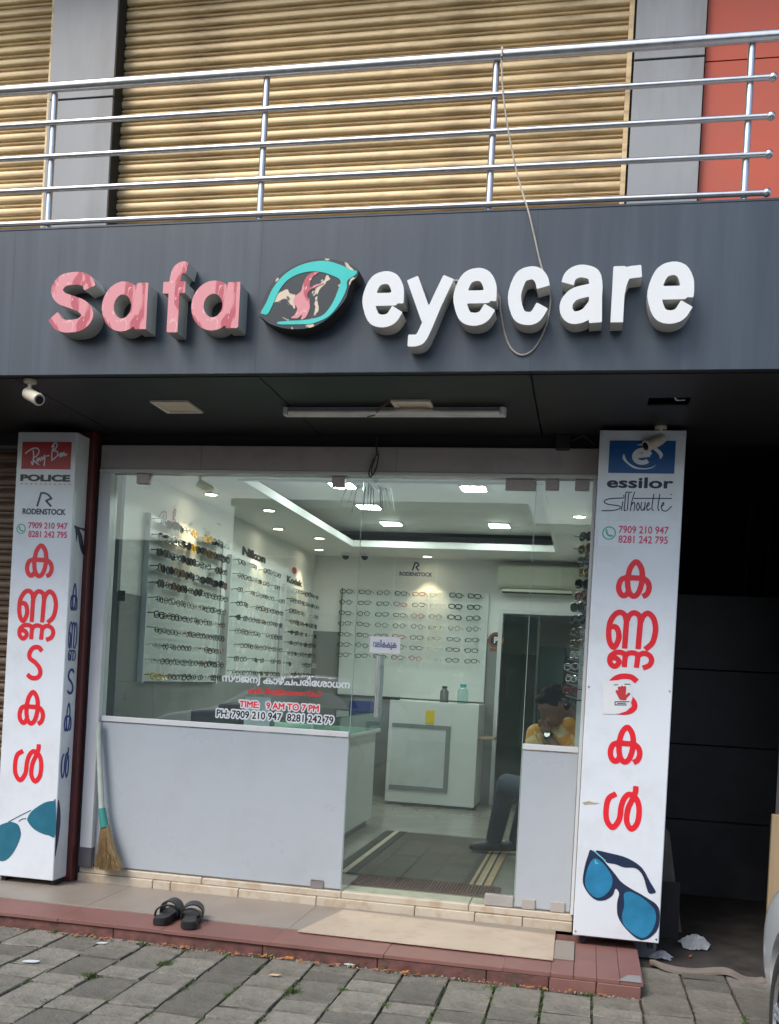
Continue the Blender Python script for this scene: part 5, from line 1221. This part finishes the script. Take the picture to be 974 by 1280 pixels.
mr = N.new('ShaderNodeMapRange'); mr.inputs[1].default_value = .45; mr.inputs[2].default_value = .6; mr.inputs[4].default_value = .7; L.new(nz.outputs[0], mr.inputs[0]); L.new(mr.outputs[0], mx.inputs[0]); L.new(ck.outputs[0], mx.inputs[6]); L.new(mx.outputs[2], b.inputs['Base Color'])
blob([[(shR, .066), (ch_ + Vector((0, 0, .10)), .105), (shL, .066)], [(ch_ + Vector((0, 0, .06)), .135), (ch_ - Vector((0, 0, .12)), .140), (pel + Vector((0, 0, .05)), .150)], [(neck - Vector((0, 0, .055)), .066), (ch_ + Vector((0, 0, .1)), .10)],
      [(shL, .066), (shL.lerp(elL, .85), .062)], [(shR, .066), (shR.lerp(elR, .85), .062)]], .009, 'shirt', SH, mn, 5)
blob([[(pel, .135), (pel + Vector((-.03, -.07, -.01)), .105), (knR, .078), (ftR + Vector((0, 0, .07)), .066)], [(pel + Vector((-.03, .07, -.01)), .105), (knL, .078), (ftL + Vector((0, 0, .07)), .066)]], .011, 'jeans', M('denim', (.035, .05, .075), .85, var=.2, scale=30, bump=.2, bscale=200), mn, 4)
for p in (ftR, ftL): blob([[(p + Vector((.02, 0, .02)), .045), (p + Vector((-.06, -.03, .015)), .045), (p + Vector((-.15, -.06, .005)), .036)]], .008, 'shoe', M('shoe_dark', (.03, .03, .032), .5), mn, 3)
wt = bmesh.new(); wd_ = (wrL - elL).normalized(); bm_cyl(wt, wrL - wd_ * .03, wd_, .031, .022, 18); wo_ = bmobj('watch_strap', wt, BLACK, mn, smooth=True, autosmooth=R(40))
wt = bmesh.new(); sd2 = (Vector((-.1, -1, .15)) - wd_ * Vector((-.1, -1, .15)).dot(wd_)).normalized(); bm_cyl(wt, wrL - wd_ * .03 + sd2 * .033, sd2, .019, .009, 18); bmobj('watch_face', wt, M('watch_steel', (.6, .62, .6), .2, metal=.6), wo_, smooth=True, autosmooth=R(40))
chr_ = empty('office_chair', (pel.x, pel.y, FZ), 'black swivel chair under the seated man', 'chair'); CB = M('chair_black', (.02, .02, .021), .5)
box('seat', pel.x - .24, pel.x + .20, pel.y - .23, pel.y + .23, .545, .612, CB, chr_, .02, 2)
box('backrest', pel.x + .17, pel.x + .185, pel.y - .2, pel.y + .2, .70, 1.08, CB, chr_, .006)
tube('column', [(pel.x, pel.y, .24), (pel.x, pel.y, .545)], .028, STEEL, chr_, 12)
for k in range(5):
    a = 2 * math.pi * k / 5 + .3; tube('base_leg', [(pel.x, pel.y, .26), (pel.x + .27 * math.cos(a), pel.y + .27 * math.sin(a), .225)], [.026, .018], CB, chr_, 8)
    bm = bmesh.new(); bm_cyl(bm, (pel.x + .27 * math.cos(a), pel.y + .27 * math.sin(a), FZ + .026), (-math.sin(a), math.cos(a), 0), .025, .03, 12); bmobj('caster', bm, BLACK, chr_, smooth=True, autosmooth=R(40))

# ================================================================== white car
WP = M('white_car_paint', (.70, .72, .73), .18, var=.02, coat=.6); TY = M('tyre', (.022, .022, .023), .8, var=.15, bump=.2, bscale=120); CG = M('car_glass', (.012, .014, .016), .05); PLB = M('black_plastic', (.018, .018, .019), .55)
def car(loc, rz, label):
    t = empty('parked_car', loc, label, 'car', 'white parked cars'); t.rotation_euler = (0, 0, rz)
    # stations: y, half width at sill / belt, bottom, belt z, shoulder z, roof half width, top z
    ST = [(0.0, .62, .62, .30, .46, .56, .50, .60), (-.04, .76, .78, .20, .47, .62, .62, .67), (-.16, .815, .83, .19, .49, .69, .68, .74), (-.42, .815, .838, .18, .52, .79, .72, .83), (-.85, .825, .848, .18, .55, .87, .74, .90), (-1.12, .825, .85, .18, .57, .91, .74, .95),
          (-1.80, .825, .85, .18, .58, .93, .60, 1.44), (-2.5, .825, .85, .18, .59, .95, .60, 1.50), (-3.2, .82, .845, .19, .60, .97, .58, 1.45), (-3.62, .80, .82, .24, .62, .97, .58, 1.08), (-3.78, .70, .72, .32, .60, .90, .52, .95)]
    bm = bmesh.new(); rings = []
    for y, ws, wb, zb, zm, zs, wr_, zt2 in ST:
        half = [(ws * .80, zb), (ws, zb + .06), (wb, zm), (wb * .985, zs), ((wr_ + wb * .0) if zt2 - zs < .2 else wr_ + .06, zt2 - .05 if zt2 - zs > .2 else zt2 - .015), (wr_ * .8, zt2), (wr_ * .3, zt2 + .008)]
        pts = [(x, y, z) for x, z in half] + [(-x, y, z) for x, z in reversed(half)]
        rings.append([bm.verts.new(p) for p in pts])
    n = len(rings[0])
    for a, b in zip(rings[:-1], rings[1:]):
        for k in range(n): bm.faces.new((a[k], a[(k + 1) % n], b[(k + 1) % n], b[k]))
    bm.faces.new(rings[0]); bm.faces.new(rings[-1]); bmesh.ops.recalc_face_normals(bm, faces=bm.faces)
    me = bpy.data.meshes.new('tmp'); bm.to_mesh(me); bm.free(); o = bpy.data.objects.new('tmp', me); COL.objects.link(o)
    sb = o.modifiers.new('s', 'SUBSURF'); sb.levels = 3; sb.render_levels = 3
    bm = bmesh.new()
    for y in (-.74, -3.06):
        for s_ in (-1, 1): bm_cyl(bm, (s_ * .80, y, .31), (1, 0, 0), .345, .42, 40)
    for s_ in (-1, 1): bm_box(bm, *sorted((s_ * .62, s_ * .80)), -.14, .1, .34, .47)
    bm_box(bm, -.45, .45, -.08, .2, .24, .40)
    cm = bpy.data.meshes.new('cut'); bm.to_mesh(cm); bm.free(); co = bpy.data.objects.new('cut', cm); COL.objects.link(co)
    bo_ = o.modifiers.new('b', 'BOOLEAN'); bo_.object = co; bo_.operation = 'DIFFERENCE'; bo_.solver = 'EXACT'
    me2 = bpy.data.meshes.new_from_object(o.evaluated_get(bpy.context.evaluated_depsgraph_get()))
    for x in (o, co): bpy.data.objects.remove(x)
    me2.materials.clear(); me2.materials.append(WP)
    for p in me2.polygons: p.use_smooth = True
    me2.set_sharp_from_angle(angle=R(38))
    bd_ = bpy.data.objects.new('body', me2); COL.objects.link(bd_); bd_.parent = t
    def poly(nm, pts, m, par=t):
        me = bpy.data.meshes.new(nm); me.from_pydata(pts, [], [tuple(range(len(pts)))]); me.materials.append(m); q = bpy.data.objects.new(nm, me); COL.objects.link(q); q.parent = par
        so = q.modifiers.new('s', 'SOLIDIFY'); so.thickness = .012; so.offset = 0
        return q
    for s_ in (-1, 1):
        poly('side_window', [(s_ * .775, -1.42, 1.0), (s_ * .680, -1.86, 1.36), (s_ * .678, -2.45, 1.40), (s_ * .780, -2.45, 1.0)], CG)
        poly('side_window', [(s_ * .780, -2.52, 1.0), (s_ * .678, -2.52, 1.40), (s_ * .670, -3.05, 1.36), (s_ * .775, -3.25, 1.04)], CG)
        box('door_handle', *sorted((s_ * .845, s_ * .866)), -2.38, -2.20, .84, .865, WP, t, .006, raw=True)
        box('headlight', *sorted((s_ * .50, s_ * .70)), -.10, -.055, .56, .63, M('headlamp', (.5, .52, .55), .08), t, .015, 2, raw=True)
        bm = bmesh.new(); bm_cyl(bm, (s_ * .70, -.075, .405), (0, 1, 0), .045, .03, 18); bmobj('fog_light', bm, M('headlamp'), t, raw=True)
        mr_ = box('wing_mirror', *sorted((s_ * .84, s_ * 1.0)), -1.52, -1.42, .96, 1.07, WP, t, .03, 3, raw=True)
    poly('windscreen', [(-.70, -1.18, .975), (.70, -1.18, .975), (.57, -1.76, 1.405), (-.57, -1.76, 1.405)], CG)
    poly('rear_window', [(-.60, -3.60, 1.12), (.60, -3.60, 1.12), (.54, -3.30, 1.41), (-.54, -3.30, 1.41)], CG)
    box('grille', -.42, .42, -.075, -.05, .25, .39, PLB, t, .005, raw=True); box('number_plate', -.25, .25, -.012, .012, .42, .53, M('plate_white', (.7, .7, .7), .4), t, .003, raw=True)
    for s_ in (-1, 1):
        box('arch_liner', *sorted((s_ * .55, s_ * .60)), -1.1, -.38, .1, .66, PLB, t, raw=True)
        for y in (-.74, -3.06):
            wh = bpy.data.objects.new('wheel', None); COL.objects.link(wh); wh.parent = t; wh.location = (s_ * .735, y, .305); wh.empty_display_size = .1
            bm = bmesh.new(); prof = [(-.085, .205), (-.098, .235), (-.098, .275), (-.08, .298), (-.04, .305), (.04, .305), (.08, .298), (.098, .275), (.098, .235), (.085, .205)]
            rg = [[bm.verts.new((a, r_ * math.cos(2 * math.pi * k / 48), r_ * math.sin(2 * math.pi * k / 48))) for a, r_ in prof] for k in range(48)]
            for k in range(48):
                for j in range(len(prof)): bm.faces.new((rg[k][j], rg[k][(j + 1) % len(prof)], rg[(k + 1) % 48][(j + 1) % len(prof)], rg[(k + 1) % 48][j]))
            bmesh.ops.recalc_face_normals(bm, faces=bm.faces); bmobj('tyre', bm, TY, wh, smooth=True, raw=True, autosmooth=R(40))
            bm = bmesh.new(); AL = M('alloy', (.55, .56, .58), .25, metal=.9)
            bm_tube(bm, [(s_ * .088, .196 * math.cos(2 * math.pi * k / 40), .196 * math.sin(2 * math.pi * k / 40)) for k in range(40)], .012, 6, closed=True)
            bm_cyl(bm, (s_ * .07, 0, 0), (1, 0, 0), .045, .04, 18)
            for k in range(5):
                for e in (-.11, .11):
                    a = 2 * math.pi * k / 5 + e; a0_ = 2 * math.pi * k / 5 + e * .3
                    bm_tube(bm, [(s_ * .076, .03 * math.cos(a0_), .03 * math.sin(a0_)), (s_ * .086, .19 * math.cos(a), .19 * math.sin(a))], [.017, .012], 6)
            bmobj('rim', bm, AL, wh, smooth=True, raw=True, autosmooth=R(40))
            bm = bmesh.new(); bm_cyl(bm, (s_ * .02, 0, 0), (1, 0, 0), .205, .03, 30); bmobj('brake_disc', bm, PLB, wh, raw=True)
    return t
car((1.605, 4.60, -.02), 0, 'white car parked nose in at the right edge')
car((-6.4, -2.6, -.02), R(90), 'white car across the road mirrored in the left glass panel')

# ================================================================== unseen buildings and trees added across the road to shape the glass reflections
OBW = M('added_building_wall', (.28, .26, .22), .85, var=.12, scale=1.5, dirt=(.16, .15, .13), dscale=.8, damt=.6)
for x0, x1, hh, yy, lb in ((-22, -9.2, 4.4, -11.6, 'added low cream shop row across the road, darkening reflections in the left glass'), (-9.1, -1.6, 5.6, -12.2, 'added taller cream house across the road, darkening reflections in the door'), (-1.5, 9, 5.0, -11.4, 'added unseen cream shop house across the road behind the camera')):  # unseen row put in to keep bright sky out of the glass reflections
    ob = empty('added_building', ((x0 + x1) / 2, yy, 0), lb, 'building', 'added buildings across the road')
    box('wall', x0, x1, yy - 3, yy, -.05, hh, OBW, ob); box('cornice', x0 + .01, x1 - .01, yy - 3, yy + .3, hh, hh + .18, CONC, ob); box('canopy', x0 + .02, x1 - .02, yy + .001, yy + 1.1, 2.9, 3.02, CONC, ob)
    n = int((x1 - x0) / 2.6)
    for k in range(n):
        x = x0 + .4 + k * (x1 - x0 - .4) / n
        box('shop_shutter', x, x + 2.0, yy + .001, yy + .08, .0, 2.7, BROWNSH if k % 2 else GRL, ob)
        if hh > 4.5:
            wv = box('window', x + .3, x + 1.4, yy + .001, yy + .06, 3.4, 4.4, ALU, ob); box('glazing', x + .36, x + 1.34, yy + .0605, yy + .07, 3.46, 4.34, CG, wv)
def tree(x, y, h, seed, label):  # unseen trees added to break up the roofline reflected in the glass
    t = empty('added_tree', (x, y, 0), label, 'tree', 'added trees across the road'); r_ = random.Random(seed)
    BK = M('bark', (.09, .07, .05), .9, var=.3, scale=10, bump=.5); LF = M('foliage', (.055, .10, .03), .6, var=.4, scale=3)
    bm = bmesh.new(); bm_tube(bm, [(x, y, -.05), (x + .1, y, h * .25), (x - .05, y, h * .5), (x, y, h * .8)], [.16, .13, .10, .03], 8)
    tips = []
    for k in range(9):
        a = r_.uniform(0, 6.28); z0 = h * r_.uniform(.35, .6); l = h * r_.uniform(.22, .38); e_ = (x + math.cos(a) * l, y + math.sin(a) * l, z0 + h * r_.uniform(.1, .3)); tips.append(e_)
        bm_tube(bm, [(x, y, z0), ((x + e_[0]) / 2, (y + e_[1]) / 2, (z0 + e_[2]) / 2 + .1), e_], [.06, .04, .015], 6)
    bmobj('trunk', bm, BK, t, smooth=True); bm = bmesh.new()
    for c_ in tips + [(x, y, h * .85), (x + .3, y, h * .75)]:
        for _ in range(260):
            d = Vector((r_.gauss(0, 1), r_.gauss(0, 1), r_.gauss(0, .8))) * h * .085; p = Vector(c_) + d; u = Vector((r_.gauss(0, 1), r_.gauss(0, 1), r_.gauss(0, .6))).normalized(); v = u.orthogonal().normalized(); s_ = r_.uniform(.05, .10)
            bm.faces.new([bm.verts.new(q) for q in (p - u * s_, p + v * s_ * .5, p + u * s_, p - v * s_ * .5)])
    bmobj('crown', bm, LF, t)
tree(-9.0, -9.3, 4.6, 1, 'added leafy tree across the road in front of the low shops'); tree(2.6, -12.5, 4.6, 2, 'added small leafy tree across the road behind the camera'); tree(6.5, -10.5, 6.0, 3, 'added large leafy tree across the road at the right')

# ================================================================== weeds, leaves and specks on the paving
rr = random.Random(99)
bm = bmesh.new()
def blade(p, h, lean, wd):
    a = rr.uniform(0, 6.28); d = Vector((math.cos(a), math.sin(a), 0)); s_ = Vector((-d.y, d.x, 0)) * wd
    p = Vector(p); m_ = p + d * lean * .4 + Vector((0, 0, h * .6)); e_ = p + d * lean + Vector((0, 0, h))
    v = [bm.verts.new(q) for q in (p - s_, p + s_, m_ + s_ * .8, e_, m_ - s_ * .8)]; bm.faces.new(v)
def tuft(x, y, n, h, sp):
    for _ in range(n): blade((x + rr.gauss(0, sp), y + rr.gauss(0, sp), -.014), h * rr.uniform(.4, 1.1), h * rr.uniform(.3, 1.2), rr.uniform(.0015, .0035))
for k in range(-13, 11):                                       # moss and weeds in the long joints
    x = -.834 + PITCH * k
    for _ in range(22):
        y = rr.uniform(3.2, 4.94)
        w_ = rr.random() ** 3
        tuft(x + rr.uniform(-.004, .004), y, int(10 + 90 * w_), .008 + .012 * w_, .005 + .012 * w_)
for _ in range(40): tuft(rr.uniform(-4, .3), 4.935 + rr.uniform(-.012, .006), int(rr.uniform(5, 30)), rr.uniform(.01, .03), .010)
for u in ((-2.782, 4.976), (-2.254, 4.904), (-1.555, 4.981), (-2.243, 4.315), (-0.366, 4.850), (-2.002, 4.619), (-1.284, 4.458)): tuft(u[0], min(u[1], 4.935), 120, .026, .016)
tag(bmobj('weeds', bm, M('weed_green', (.075, .125, .03), .7, var=.4, scale=20)), 'small green weeds growing in the paving joints', 'weeds', kind='stuff')
bm = bmesh.new()
for _ in range(150):
    x = rr.uniform(-4, .3) if rr.random() < .5 else rr.choice((-2.6, -2.0, -1.75, -1.4, -.9, -.3)) + rr.gauss(0, .12); y = 4.925 - abs(rr.gauss(0, .022)); a = rr.uniform(0, 6.28); l = rr.uniform(.008, .026); c_, s_ = math.cos(a), math.sin(a)
    z = rr.uniform(.003, .010); v = [bm.verts.new((x + c_ * p - s_ * q, y + s_ * p + c_ * q, z + w_)) for p, q, w_ in ((-l, 0, 0), (0, l * .45, .004), (l, 0, .006), (0, -l * .45, .001))]; bm.faces.new(v)
tag(bmobj('leaf_litter', bm, M('dry_leaf', (.30, .13, .045), .8, var=.6, scale=6)), 'dry orange leaf bits and crumbs along the step foot', 'leaf litter', kind='stuff')
bm = bmesh.new()
for _ in range(420):
    x = rr.uniform(-4, .36); y = 4.93 - abs(rr.gauss(0, .018)); s_ = rr.uniform(.002, .007)
    bmesh.ops.create_cube(bm, size=s_, matrix=Matrix.Translation((x, y, .0 + s_ * .4)) @ Matrix.Rotation(rr.uniform(0, 3), 4, (rr.random(), rr.random(), 1)))
tag(bmobj('grit', bm, M('grit', (.36, .32, .26), .9, var=.4, scale=30)), 'mortar grit and pebbles along the step foot', 'grit', kind='stuff')
def leaf(u, s, colr, label, rz):
    o = obj('fallen_leaf', [(-s, 0, .002), (-s * .3, s * .42, .008), (s * .5, s * .3, .006), (s, 0, .012), (s * .4, -s * .34, .004), (-s * .4, -s * .36, .007)], [(0, 1, 2, 3), (0, 3, 4, 5)], colr, raw=True); o.location = (u[0], u[1], .004); o.rotation_euler = (0, 0, rz); tag(o, label, 'leaf', 'fallen leaves')
leaf((-1.425, 4.624), .034, M('leaf_tan', (.52, .36, .20), .7), 'pale tan fallen leaf lying on a paving block', .3)
leaf((-0.829, 4.914), .026, M('leaf_orange', (.62, .22, .02), .7), 'bright orange leaf at the foot of the step', .8)
leaf((-1.447, 4.932), .030, M('leaf_orange'), 'orange leaf in the joint near the ramp slab corner', .1)
leaf((0.650, 5.815), .020, M('leaf_rust', (.40, .10, .02), .7), 'rust coloured leaf on the dark passage floor', 1.2)
leaf((0.449, 5.619), .022, M('leaf_yellow', (.55, .40, .05), .7), 'yellow leaf beside the rubber strip', 2.0)
def chip(u, s, label, rz):
    pts = [tuple(p) for p in catmull([(-s, -s * .3), (-s * .5, s * .3), (s * .1, s * .42), (s, s * .25), (s * .8, -s * .25), (0, -s * .4)], 3, True)]
    o = prism('litter_scrap', pts, 0, .004, PAPER, axis='Z'); o.location = (u[0], u[1], .004); o.rotation_euler = (0, 0, rz); tag(o, label, 'litter', 'white litter scraps')
chip((-2.604, 4.405), .040, 'white scrap on the paving near the left edge', .2); chip((-2.444, 4.825), .028, 'narrow white scrap at the step foot left of the sandals', .3); chip((-1.124, 4.942), .028, 'white scrap at the step foot below the ramp slab', -.2)
